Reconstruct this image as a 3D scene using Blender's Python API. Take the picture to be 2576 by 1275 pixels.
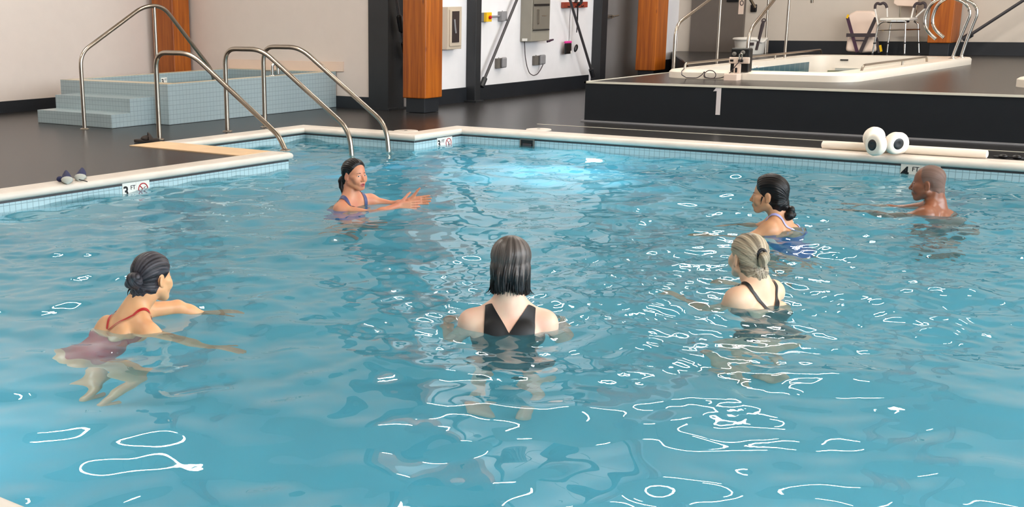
import bpy, math, random
import numpy as np
from mathutils import Vector, Matrix

random.seed(7)
rng = np.random.default_rng(11)
PI = math.pi
scene = bpy.context.scene
for o in list(bpy.data.objects):
    bpy.data.objects.remove(o)
C = scene.collection

# ------------------------------------------------------------------ camera
# world: x runs along the pool's left edge (away from the camera, to the right), y along its back edge, z = 0 is the water
EYE = Vector((0.0, 0.0, 1.46))
YAW, PITCH, ROLL = 0.739953777, 0.263351659, -0.0176620774
FOC, PX, PY, FW_, FH_ = 3229.208, 788.862, 872.367, 2576.0, 1275.0
fw = Vector((math.cos(YAW) * math.cos(PITCH), math.sin(YAW) * math.cos(PITCH), -math.sin(PITCH)))
r0 = fw.cross(Vector((0, 0, 1))).normalized()
u0 = r0.cross(fw)
cr, sr = math.cos(ROLL), math.sin(ROLL)
rt, up = cr * r0 + sr * u0, -sr * r0 + cr * u0
cam_data = bpy.data.cameras.new('camera')
cam = bpy.data.objects.new('camera', cam_data)
C.objects.link(cam)
cam.matrix_world = Matrix(((rt.x, up.x, -fw.x, EYE.x), (rt.y, up.y, -fw.y, EYE.y), (rt.z, up.z, -fw.z, EYE.z), (0, 0, 0, 1)))
cam_data.sensor_width = 36.0
cam_data.lens = FOC * 36.0 / FW_
cam_data.shift_x = (FW_ / 2 - PX) / FW_
cam_data.shift_y = (PY - FH_ / 2) / FW_
cam_data.clip_end = 200
scene.camera = cam

# ------------------------------------------------------------------ world, exposure
scene.view_settings.view_transform = 'Standard'
scene.view_settings.look = 'None'
scene.view_settings.exposure = 0.2
scene.view_settings.gamma = 1.0
scene.view_settings.use_curve_mapping = False
w = bpy.data.worlds.new('sky'); scene.world = w
w.use_nodes = True
w.node_tree.nodes['Background'].inputs[0].default_value = (0.55, 0.7, 0.9, 1)
w.node_tree.nodes['Background'].inputs[1].default_value = 0.6
scene.cycles.use_denoising = True
scene.cycles.max_bounces = 9
scene.cycles.diffuse_bounces = 3
scene.cycles.transmission_bounces = 6
scene.cycles.sample_clamp_indirect = 6.0
scene.cycles.caustics_reflective = False
scene.cycles.caustics_refractive = True

LAMP_W, WINDOW_W = 104.0, 10.5

# ------------------------------------------------------------------ materials
M = {}
def mat(name, col, rough=0.5, metal=0.0, spec=None, noise=0.0, nscale=6.0, bump=0.0, bscale=60.0, coat=0.0, stretch=None, col2=None):
    m = bpy.data.materials.new(name); m.use_nodes = True
    nt = m.node_tree; b = nt.nodes['Principled BSDF']
    b.inputs['Base Color'].default_value = (*col, 1)
    b.inputs['Roughness'].default_value = rough
    b.inputs['Metallic'].default_value = metal
    if spec is not None: b.inputs['Specular IOR Level'].default_value = spec
    if coat: b.inputs['Coat Weight'].default_value = coat
    if noise or bump:
        tc = nt.nodes.new('ShaderNodeTexCoord')
        src = tc.outputs['Object']
        if stretch:
            mp = nt.nodes.new('ShaderNodeMapping'); mp.inputs['Scale'].default_value = stretch
            nt.links.new(src, mp.inputs[0]); src = mp.outputs[0]
    if noise:
        n = nt.nodes.new('ShaderNodeTexNoise'); n.inputs['Scale'].default_value = nscale; n.inputs['Detail'].default_value = 5
        nt.links.new(src, n.inputs['Vector'])
        mx = nt.nodes.new('ShaderNodeMix'); mx.data_type = 'RGBA'
        c2 = col2 if col2 else tuple(c * (1 - noise) for c in col)
        c1 = col if col2 else tuple(min(1, c * (1 + noise)) for c in col)
        mr = nt.nodes.new('ShaderNodeMapRange'); mr.inputs[1].default_value = 0.3; mr.inputs[2].default_value = 0.7
        nt.links.new(n.outputs['Fac'], mr.inputs[0]); nt.links.new(mr.outputs[0], mx.inputs['Factor'])
        mx.inputs[6].default_value = (*c1, 1); mx.inputs[7].default_value = (*c2, 1)
        nt.links.new(mx.outputs[2], b.inputs['Base Color'])
    if bump:
        n2 = nt.nodes.new('ShaderNodeTexNoise'); n2.inputs['Scale'].default_value = bscale; n2.inputs['Detail'].default_value = 3
        nt.links.new(src, n2.inputs['Vector'])
        bp = nt.nodes.new('ShaderNodeBump'); bp.inputs['Strength'].default_value = bump; bp.inputs['Distance'].default_value = 0.01
        nt.links.new(n2.outputs['Fac'], bp.inputs['Height']); nt.links.new(bp.outputs[0], b.inputs['Normal'])
    M[name] = m
    return m

def tile_mat(name, col, grout, size, gw, rough=0.25, below=None, plaster=None, vary=0.06):
    """square tiles laid on whatever way a face looks; below a height the wall turns to plaster"""
    m = bpy.data.materials.new(name); m.use_nodes = True
    nt = m.node_tree; b = nt.nodes['Principled BSDF']; L = nt.links.new
    g = nt.nodes.new('ShaderNodeNewGeometry')
    sp = nt.nodes.new('ShaderNodeSeparateXYZ'); L(g.outputs['Position'], sp.inputs[0])
    sn = nt.nodes.new('ShaderNodeSeparateXYZ'); L(g.outputs['True Normal'], sn.inputs[0])
    def math_(op, a, bb=None):
        n = nt.nodes.new('ShaderNodeMath'); n.operation = op
        for i, v in enumerate((a, bb)):
            if v is None: continue
            if isinstance(v, (int, float)): n.inputs[i].default_value = v
            else: L(v, n.inputs[i])
        return n.outputs[0]
    tot = None
    for i, off in enumerate((0.0, 0.0, 0.013)):
        fr = math_('FRACT', math_('DIVIDE', math_('ADD', sp.outputs[i], off), size))
        ln = math_('LESS_THAN', fr, gw / size)
        wgt = math_('LESS_THAN', math_('ABSOLUTE', sn.outputs[i]), 0.5)
        ml = math_('MULTIPLY', ln, wgt)
        tot = ml if tot is None else math_('MAXIMUM', tot, ml)
    nz = nt.nodes.new('ShaderNodeTexNoise'); nz.inputs['Scale'].default_value = 14.0
    L(g.outputs['Position'], nz.inputs['Vector'])
    mv = nt.nodes.new('ShaderNodeMix'); mv.data_type = 'RGBA'; L(nz.outputs['Fac'], mv.inputs['Factor'])
    mv.inputs[6].default_value = (*[c * (1 - vary) for c in col], 1); mv.inputs[7].default_value = (*[min(1, c * (1 + vary)) for c in col], 1)
    mx = nt.nodes.new('ShaderNodeMix'); mx.data_type = 'RGBA'; L(tot, mx.inputs['Factor'])
    L(mv.outputs[2], mx.inputs[6]); mx.inputs[7].default_value = (*grout, 1)
    out = mx.outputs[2]
    if below is not None:
        m2 = nt.nodes.new('ShaderNodeMix'); m2.data_type = 'RGBA'
        L(math_('LESS_THAN', sp.outputs[2], below), m2.inputs['Factor']); L(out, m2.inputs[6]); m2.inputs[7].default_value = (*plaster, 1)
        out = m2.outputs[2]
    L(out, b.inputs['Base Color']); b.inputs['Roughness'].default_value = rough
    M[name] = m
    return m

def emit_mat(name, col, strength):
    m = bpy.data.materials.new(name); m.use_nodes = True
    nt = m.node_tree; nt.nodes.clear()
    o = nt.nodes.new('ShaderNodeOutputMaterial'); e = nt.nodes.new('ShaderNodeEmission')
    e.inputs[0].default_value = (*col, 1); e.inputs[1].default_value = strength
    nt.links.new(e.outputs[0], o.inputs[0])
    M[name] = m
    return m

def s(r, g, b):   # 8-bit screen colour to linear
    f = lambda c: (c / 255 / 12.92) if c <= 10 else ((c / 255 + 0.055) / 1.055) ** 2.4
    return (f(r), f(g), f(b))

mat('paint_beige', s(226, 212, 202), 0.7, noise=0.015, bump=0.03, bscale=200)
mat('paint_tan', s(204, 192, 178), 0.7, noise=0.015, bump=0.03, bscale=200)
mat('paint_white', s(236, 233, 234), 0.7, noise=0.02, bump=0.03, bscale=200)
mat('wall_near_dark', s(96, 76, 62), 0.6, noise=0.1)  # unseen near wall, coloured dark to cut light bounced from its side
mat('paint_ceiling', s(196, 168, 136), 0.8, noise=0.01)
mat('base_dark', s(34, 37, 42), 0.4, noise=0.1)
mat('deck', s(44, 43, 43), 0.27, spec=0.16, noise=0.12, nscale=3.0, bump=0.12, bscale=90)
mat('platform_dark', s(22, 26, 31), 0.6, spec=0.3, noise=0.06, bump=0.05)
mat('steel_black', s(36, 38, 41), 0.45, noise=0.1)
mat('rod_dark', s(72, 70, 72), 0.4, metal=0.3)
mat('coping', s(222, 211, 199), 0.35, noise=0.06, nscale=5, bump=0.06, bscale=40)
mat('coping_tan', s(224, 190, 150), 0.5, noise=0.07, nscale=5, bump=0.1, bscale=80)
mat('edge_line', s(214, 206, 190), 0.5)
mat('chrome', s(172, 162, 150), 0.28, metal=1.0)
mat('bright_chrome', s(225, 222, 216), 0.12, metal=1.0)
mat('white_plastic', s(232, 226, 216), 0.4, noise=0.02)
mat('spa_white', s(238, 226, 210), 0.3, noise=0.02)
mat('foam', s(246, 232, 216), 0.75, noise=0.02, bump=0.1, bscale=300)
mat('black_rubber', s(24, 23, 26), 0.6)
mat('black_plastic', s(14, 14, 16), 0.35)
mat('grey_box', s(140, 138, 140), 0.5, noise=0.04)
mat('grey_box_dark', s(108, 102, 95), 0.5)
mat('phone_box', s(148, 142, 130), 0.45, noise=0.04)
mat('phone_door', s(116, 110, 100), 0.4, noise=0.05)
mat('door_grey', s(122, 117, 116), 0.5, noise=0.03)
mat('door_brown', s(104, 94, 86), 0.5, noise=0.04)
mat('cabinet_tan', s(196, 180, 160), 0.45)
mat('cabinet_dark', s(52, 44, 44), 0.15)
mat('yellow', s(240, 190, 20), 0.45)
mat('red', s(190, 30, 35), 0.4)
mat('red_board', s(150, 62, 44), 0.5, noise=0.1)
mat('pink', s(226, 60, 150), 0.5)
mat('purple_dark', s(70, 42, 62), 0.5)
mat('strap_dark', s(64, 54, 56), 0.7)
mat('paper_white', s(240, 236, 228), 0.5)
mat('ink_black', s(16, 15, 18), 0.5)
mat('ink_red', s(186, 52, 58), 0.5)
mat('navy_cloth', s(30, 36, 76), 0.8, noise=0.1)
mat('grey_sole', s(176, 178, 170), 0.7)
mat('dark_cloth', s(46, 36, 30), 0.8)
mat('spa_dark_reflection', s(112, 116, 88), 0.5, noise=0.2, nscale=3)  # dark green reflection in the spa water, painted as colour
mat('splash_panel', s(232, 208, 190), 0.4, noise=0.02)
mat('digit_grey', s(216, 206, 204), 0.6)
tile_mat('tub_tile', s(158, 174, 178), s(128, 142, 146), 0.052, 0.004, 0.3)
tile_mat('tub_rim_sheen', s(206, 196, 170), s(180, 172, 152), 0.052, 0.004, 0.3)  # cream sheen on the tub's top, put into the tile colour
tile_mat('pool_wall', s(182, 208, 214), s(138, 160, 168), 0.052, 0.0045, 0.25, below=-0.16, plaster=s(126, 206, 222))
mat('pool_floor', s(112, 208, 236), 0.6, noise=0.05, nscale=1.2)
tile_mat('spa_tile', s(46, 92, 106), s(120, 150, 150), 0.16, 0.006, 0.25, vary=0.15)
emit_mat('lamp_glow', (1.0, 0.95, 0.88), LAMP_W)
emit_mat('window_glow', (0.86, 0.94, 1.0), WINDOW_W)
emit_mat('pool_lamp_glow', (0.85, 0.97, 1.0), 60.0)

def wood_mat():
    m = bpy.data.materials.new('glulam'); m.use_nodes = True
    nt = m.node_tree; b = nt.nodes['Principled BSDF']; L = nt.links.new
    tc = nt.nodes.new('ShaderNodeTexCoord')
    mp = nt.nodes.new('ShaderNodeMapping'); mp.inputs['Scale'].default_value = (14, 14, 0.7); L(tc.outputs['Object'], mp.inputs[0])
    n = nt.nodes.new('ShaderNodeTexNoise'); n.inputs['Scale'].default_value = 1.6; n.inputs['Detail'].default_value = 6; n.inputs['Distortion'].default_value = 0.6
    L(mp.outputs[0], n.inputs['Vector'])
    cr_ = nt.nodes.new('ShaderNodeValToRGB'); e = cr_.color_ramp.elements
    e[0].position, e[0].color = 0.3, (*s(134, 62, 9), 1)
    e[1].position, e[1].color = 0.72, (*s(186, 102, 24), 1)
    L(n.outputs['Fac'], cr_.inputs[0])
    mp2 = nt.nodes.new('ShaderNodeMapping'); mp2.inputs['Scale'].default_value = (6, 6, 2.6); L(tc.outputs['Object'], mp2.inputs[0])
    vo = nt.nodes.new('ShaderNodeTexVoronoi'); vo.inputs['Scale'].default_value = 1.0; L(mp2.outputs[0], vo.inputs['Vector'])
    mr = nt.nodes.new('ShaderNodeMapRange'); mr.inputs[1].default_value = 0.03; mr.inputs[2].default_value = 0.12; L(vo.outputs['Distance'], mr.inputs[0])
    mx = nt.nodes.new('ShaderNodeMix'); mx.data_type = 'RGBA'; L(mr.outputs[0], mx.inputs['Factor'])
    mx.inputs[6].default_value = (*s(120, 56, 18), 1); L(cr_.outputs[0], mx.inputs[7])
    L(mx.outputs[2], b.inputs['Base Color']); b.inputs['Roughness'].default_value = 0.42
    M['glulam'] = m
wood_mat()

# ------------------------------------------------------------------ mesh helpers
class MB:
    def __init__(self): self.v = []; self.f = []
    def add(self, vs, fs):
        k = len(self.v); self.v += [tuple(p) for p in vs]; self.f += [tuple(i + k for i in f) for f in fs]; return self
    def box(self, x0, x1, y0, y1, z0, z1, mtx=None):
        vs = [Vector((x, y, z)) for x in (x0, x1) for y in (y0, y1) for z in (z0, z1)]
        if mtx is not None: vs = [mtx @ p for p in vs]
        return self.add(vs, [(0, 1, 3, 2), (4, 6, 7, 5), (0, 4, 5, 1), (2, 3, 7, 6), (0, 2, 6, 4), (1, 5, 7, 3)])
    def tube(self, pts, r, n=12, caps=True, closed=False, flat=None):
        pts = [Vector(p) for p in pts]; m = len(pts)
        rs = r if isinstance(r, (list, tuple)) else [r] * m
        vs, fs = [], []
        prev = None
        for i, p in enumerate(pts):
            if closed: t = (pts[(i + 1) % m] - pts[i - 1]).normalized()
            else: t = (pts[min(i + 1, m - 1)] - pts[max(i - 1, 0)]).normalized()
            if prev is None:
                a = Vector((0, 0, 1)) if abs(t.z) < 0.9 else Vector((1, 0, 0))
                nx = t.cross(a).normalized()
            else: nx = (prev - t * prev.dot(t)).normalized()
            prev = nx; ny = t.cross(nx)
            for j in range(n):
                an = 2 * PI * j / n
                vs.append(p + (nx * math.cos(an) + ny * math.sin(an) * (flat or 1.0)) * rs[i])
        for i in range(m if closed else m - 1):
            k, q = i * n, ((i + 1) % m) * n
            for j in range(n): fs.append((k + j, k + (j + 1) % n, q + (j + 1) % n, q + j))
        if caps and not closed:
            fs.append(tuple(reversed(range(n)))); fs.append(tuple((m - 1) * n + j for j in range(n)))
        return self.add(vs, fs)
    def lathe(self, prof, n=32, mtx=None):
        vs, fs = [], []
        for r, z in prof:
            for j in range(n):
                a = 2 * PI * j / n; p = Vector((r * math.cos(a), r * math.sin(a), z)); vs.append(mtx @ p if mtx is not None else p)
        for i in range(len(prof) - 1):
            for j in range(n): fs.append((i * n + j, i * n + (j + 1) % n, (i + 1) * n + (j + 1) % n, (i + 1) * n + j))
        fs.append(tuple(reversed(range(n)))); fs.append(tuple((len(prof) - 1) * n + j for j in range(n)))
        return self.add(vs, fs)
    def prism(self, poly, d0, d1, fn):
        n = len(poly)
        vs = [fn(a, b, d0) for a, b in poly] + [fn(a, b, d1) for a, b in poly]
        fs = [tuple(range(n)), tuple(reversed(range(n, 2 * n)))] + [(i, n + i, n + (i + 1) % n, (i + 1) % n) for i in range(n)]
        return self.add(vs, fs)
    def ball(self, c, r, n=14):
        rx, ry, rz = r if isinstance(r, (tuple, list)) else (r, r, r)
        vs, fs = [], []
        for i in range(1, n):
            t = PI * i / n
            for j in range(2 * n):
                a = PI * j / n
                vs.append((c[0] + rx * math.sin(t) * math.cos(a), c[1] + ry * math.sin(t) * math.sin(a), c[2] + rz * math.cos(t)))
        m = 2 * n
        for i in range(n - 2):
            for j in range(m): fs.append((i * m + j, (i + 1) * m + j, (i + 1) * m + (j + 1) % m, i * m + (j + 1) % m))
        k = len(vs); vs += [(c[0], c[1], c[2] + rz), (c[0], c[1], c[2] - rz)]
        for j in range(m):
            fs.append((k, j, (j + 1) % m)); fs.append((k + 1, (n - 2) * m + (j + 1) % m, (n - 2) * m + j))
        return self.add(vs, fs)
    def build(self, name, material, parent=None, bevel=0.0, smooth=True, seg=2):
        me = bpy.data.meshes.new(name); me.from_pydata(self.v, [], self.f); me.update()
        import bmesh
        bm = bmesh.new(); bm.from_mesh(me); bmesh.ops.recalc_face_normals(bm, faces=bm.faces); bm.to_mesh(me); bm.free()
        for m in (material if isinstance(material, (list, tuple)) else [material]): me.materials.append(M[m] if isinstance(m, str) else m)
        o = bpy.data.objects.new(name, me); C.objects.link(o)
        if parent is not None:
            o.parent = parent; o.matrix_parent_inverse = Matrix.Translation(parent.location).inverted()
        if smooth:
            me.shade_smooth(); me.set_sharp_from_angle(angle=math.radians(38))
        if bevel:
            b = o.modifiers.new('bevel', 'BEVEL'); b.width = bevel; b.segments = seg; b.limit_method = 'ANGLE'; b.angle_limit = math.radians(40)
        return o

def tag(o, label, cat, group=None, kind=None):
    o['label'] = label; o['category'] = cat
    if group: o['group'] = group
    if kind: o['kind'] = kind
    return o
def thing(name, loc, label, cat, group=None):
    o = bpy.data.objects.new(name, None); C.objects.link(o); o.location = loc; o.empty_display_size = 0.1
    return tag(o, label, cat, group)
def struct(o):
    o['kind'] = 'structure'; return o
def smooth_path(pts, r, n=5):
    """round the corners of a polyline with radius r"""
    pts = [Vector(p) for p in pts]; out = [pts[0]]
    for a, b, c in zip(pts, pts[1:], pts[2:]):
        d1, d2 = (a - b), (c - b); k = min(r, d1.length * 0.48, d2.length * 0.48)
        p, q = b + d1.normalized() * k, b + d2.normalized() * k
        for i in range(n + 1):
            t = i / n; out.append(p * (1 - t) ** 2 + b * 2 * t * (1 - t) + q * t * t)
    return out + [pts[-1]]

# ------------------------------------------------------------------ the setting
DECK, PLAT = 0.14, 0.56
W3Y = 10.08
CEIL = 6.0
def slab(name, m, *boxes, bevel=0.0):
    b = MB()
    for q in boxes: b.box(*q)
    return struct(b.build(name, m, bevel=bevel, smooth=False))
fl = MB()
for q in ((-4, 1.75, -6, 14.2), (1.75, 8.45, 8.02, 14.2), (8.45, 10.34, 9.52, 14.2), (10.34, 11.14, 8.02, 14.2), (11.14, 20, -6, 14.2), (1.75, 11.14, -6, -3.5)):
    fl.box(q[0], q[1], q[2], q[3], DECK - 0.12, DECK - 0.004)
struct(fl.build('floor', 'deck', smooth=False))
slab('wall_left', 'paint_beige', (-4.2, 12.7, 14.2, 14.4, DECK - 0.1, CEIL))
slab('wall_center', 'paint_beige', (12.58, 12.86, 10.3, 14.2, DECK - 0.1, CEIL))
slab('wall_back', 'paint_white', (12.87, 20.2, W3Y, W3Y + 0.22, DECK - 0.1, CEIL))
slab('wall_right', 'paint_tan', (20.0, 20.2, -6.2, W3Y, DECK - 0.1, CEIL))
slab('wall_near', 'wall_near_dark', (-4.2, -4.0, -6, 14.2, DECK - 0.1, CEIL))
slab('wall_side', 'paint_white', (-4.2, 20.0, -6.2, -6.0, DECK - 0.1, CEIL))
slab('ceiling', 'paint_ceiling', (-4.2, 20.2, -6.2, 14.4, CEIL, CEIL + 0.2))
slab('baseboard_left', 'base_dark', (-4, 12.58, 14.18, 14.2, DECK - 0.01, DECK + 0.14))
slab('baseboard_center', 'base_dark', (12.56, 12.58, 10.46, 14.18, DECK - 0.01, DECK + 0.14))
slab('baseboard_back', 'base_dark', (12.9, 17.2, W3Y - 0.02, W3Y, DECK - 0.01, DECK + 0.185), (18.9, 19.98, W3Y - 0.02, W3Y, DECK - 0.01, DECK + 0.3))
slab('baseboard_right', 'base_dark', (19.98, 20.0, -6, 8.53, PLAT - 0.01, PLAT + 0.18))

# daylight windows in the side wall, to the right of the camera
def window(n, box, axis):
    x0, x1, y0, y1, z0, z1 = box
    f = MB(); t = 0.07
    if axis == 'x':
        for k in range(5):
            yy = y0 + (y1 - y0) * k / 4; f.box(x0 - 0.02, x1 + 0.05, yy - t / 2, yy + t / 2, z0, z1)
        f.box(x0 - 0.02, x1 + 0.05, y0, y1, z0 - t, z0); f.box(x0 - 0.02, x1 + 0.05, y0, y1, z1, z1 + t)
    else:
        for k in range(5):
            xx = x0 + (x1 - x0) * k / 4; f.box(xx - t / 2, xx + t / 2, y0 - 0.02, y1 + 0.05, z0, z1)
        f.box(x0, x1, y0 - 0.02, y1 + 0.05, z0 - t, z0); f.box(x0, x1, y0 - 0.02, y1 + 0.05, z1, z1 + t)
    fr = struct(f.build('window_%d' % n, 'steel_black', smooth=False))
    MB().box(*box).build('pane', 'window_glow', fr, smooth=False)
window(1, (-2.0, 6.0, -5.99, -5.96, 1.2, 5.0), 'y')
window(2, (8.0, 16.0, -5.99, -5.96, 1.2, 5.0), 'y')

# ceiling lamps: hanging linear fixtures
def lamp(x, y, z, ang, ln=1.3, wd=0.16):
    t = thing('ceiling_lamp', (x, y, z), 'long white linear lamp hanging above the pool hall', 'ceiling lamp', 'linear ceiling lamps')
    R = Matrix.Translation((x, y, z)) @ Matrix.Rotation(ang, 4, 'Z')
    MB().box(-ln / 2, ln / 2, -wd / 2 - 0.02, wd / 2 + 0.02, 0.005, 0.09, R).build('housing', 'white_plastic', t, smooth=False)
    MB().box(-ln / 2 + 0.02, ln / 2 - 0.02, -wd / 2, wd / 2, -0.02, 0.005, R).build('diffuser', 'lamp_glow', t, smooth=False)
    for sx in (-1, 1):
        MB().tube([R @ Vector((sx * ln * 0.4, 0, 0.09)), R @ Vector((sx * ln * 0.4, 0, CEIL - z))], 0.006, 6).build('hanger', 'rod_dark', t)
LAMPS = [(8.3, 10.1), (7.2, 10.6), (12.3, 8.5), (14.6, 5.7), (16.4, 7.4), (11.0, 5.2), (15.5, 2.5), (14.0, -0.5), (8.3, 10.6), (10.0, 0.0), (6.0, -3.5), (5.0, 12.5), (1.0, -2.0), (0.0, 9.0), (3.4, 6.2)]
for x, y in LAMPS: lamp(x, y, 4.7, PI / 2, 1.5, 0.125)

# ------------------------------------------------------------------ pool
TX0, TX1, TY0, TY1 = 1.87, 11.12, -3.5, 8.0     # tile faces
RX0, RX1, RY1 = 8.47, 10.32, 9.5                 # stair recess
TOP = 0.078
def floor_z(y): return -0.92 - max(0, min(1, (TY1 - y) / 7.0)) * 0.36
pb = MB()
def wallq(a, b, zb=-1.5): pb.add([(a[0], a[1], TOP), (b[0], b[1], TOP), (b[0], b[1], zb), (a[0], a[1], zb)], [(0, 1, 2, 3)])
loop = [(TX0, TY0), (TX0, TY1), (RX0, TY1), (RX0, RY1), (RX1, RY1), (RX1, TY1), (TX1, TY1), (TX1, TY0)]
for a, b in zip(loop, loop[1:] + loop[:1]): wallq(a, b)
basin = struct(pb.build('pool_basin', 'pool_wall', smooth=False))
pf = MB()
ys = [TY0, 1.0, TY1]
for y0, y1 in zip(ys, ys[1:]):
    pf.add([(TX0, y0, floor_z(y0)), (TX1, y0, floor_z(y0)), (TX1, y1, floor_z(y1)), (TX0, y1, floor_z(y1))], [(0, 1, 2, 3)])
for k, (y0, y1, z) in enumerate(((9.0, 9.5, -0.26), (8.5, 9.0, -0.5), (8.0, 8.5, -0.73))):
    pf.box(RX0, RX1, y0, y1, -1.2, z)
struct(pf.build('pool_floor', 'pool_floor', smooth=False))

# coping: a bull-nosed profile swept round the pool edge
def sweep(path, prof, name, material, closed=False):
    n, k = len(path), len(prof); vs, fs = [], []
    for i, p in enumerate(path):
        p = Vector(p)
        d1 = (p - Vector(path[i - 1])).normalized() if (i > 0 or closed) else None
        d2 = (Vector(path[(i + 1) % n]) - p).normalized() if (i < n - 1 or closed) else None
        n1 = Vector((-d1.y, d1.x)) if d1 is not None else None
        n2 = Vector((-d2.y, d2.x)) if d2 is not None else None
        if n1 is None: m_ = n2
        elif n2 is None: m_ = n1
        else: m_ = (n1 + n2) / (1 + n1.dot(n2))
        for off, z in prof: vs.append((p.x + m_.x * off, p.y + m_.y * off, z))
    for i in range(n if closed else n - 1):
        a, b = i * k, ((i + 1) % n) * k
        for j in range(k): fs.append((a + j, a + (j + 1) % k, b + (j + 1) % k, b + j))
    return MB().add(vs, fs).build(name, material)
cz = DECK
prof = [(0.2, cz - 0.07), (0.2, cz + 0.001), (0.02, cz + 0.003), (-0.008, cz), (-0.024, cz - 0.01), (-0.032, cz - 0.026), (-0.03, cz - 0.044), (-0.018, cz - 0.058), (0.0, cz - 0.063), (0.03, cz - 0.066)]
struct(sweep([(TX0, TY0), (TX0, TY1), (RX0, TY1), (RX0, RY1), (RX1, RY1), (RX1, TY1), (TX1, TY1), (TX1, TY0)], prof, 'trim_1', 'coping'))
struct(MB().box(8.04, 8.45, 8.19, 9.7, DECK - 0.05, DECK + 0.004).build('trim_2', 'coping_tan', smooth=False))
# joints between the coping stones and the dark line under them
jn = MB()
for a, b in zip(loop, loop[1:]):
    a, b = Vector(a), Vector(b); d = (b - a).normalized(); nn = Vector((-d.y, d.x)) * 0.012
    jn.add([(a.x - nn.x * .2, a.y - nn.y * .2, TOP - .017), (b.x - nn.x * .2, b.y - nn.y * .2, TOP - .017), (b.x - nn.x * .2, b.y - nn.y * .2, TOP + .003), (a.x - nn.x * .2, a.y - nn.y * .2, TOP + .003)], [(0, 1, 2, 3)])
struct(jn.build('trim_3', 'rod_dark', smooth=False))
# faint joint in the deck along the back edge
struct(MB().box(11.95, 11.965, -5, 7.6, DECK - 0.01, DECK - 0.001).build('trim_4', 'edge_line', smooth=False))

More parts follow.
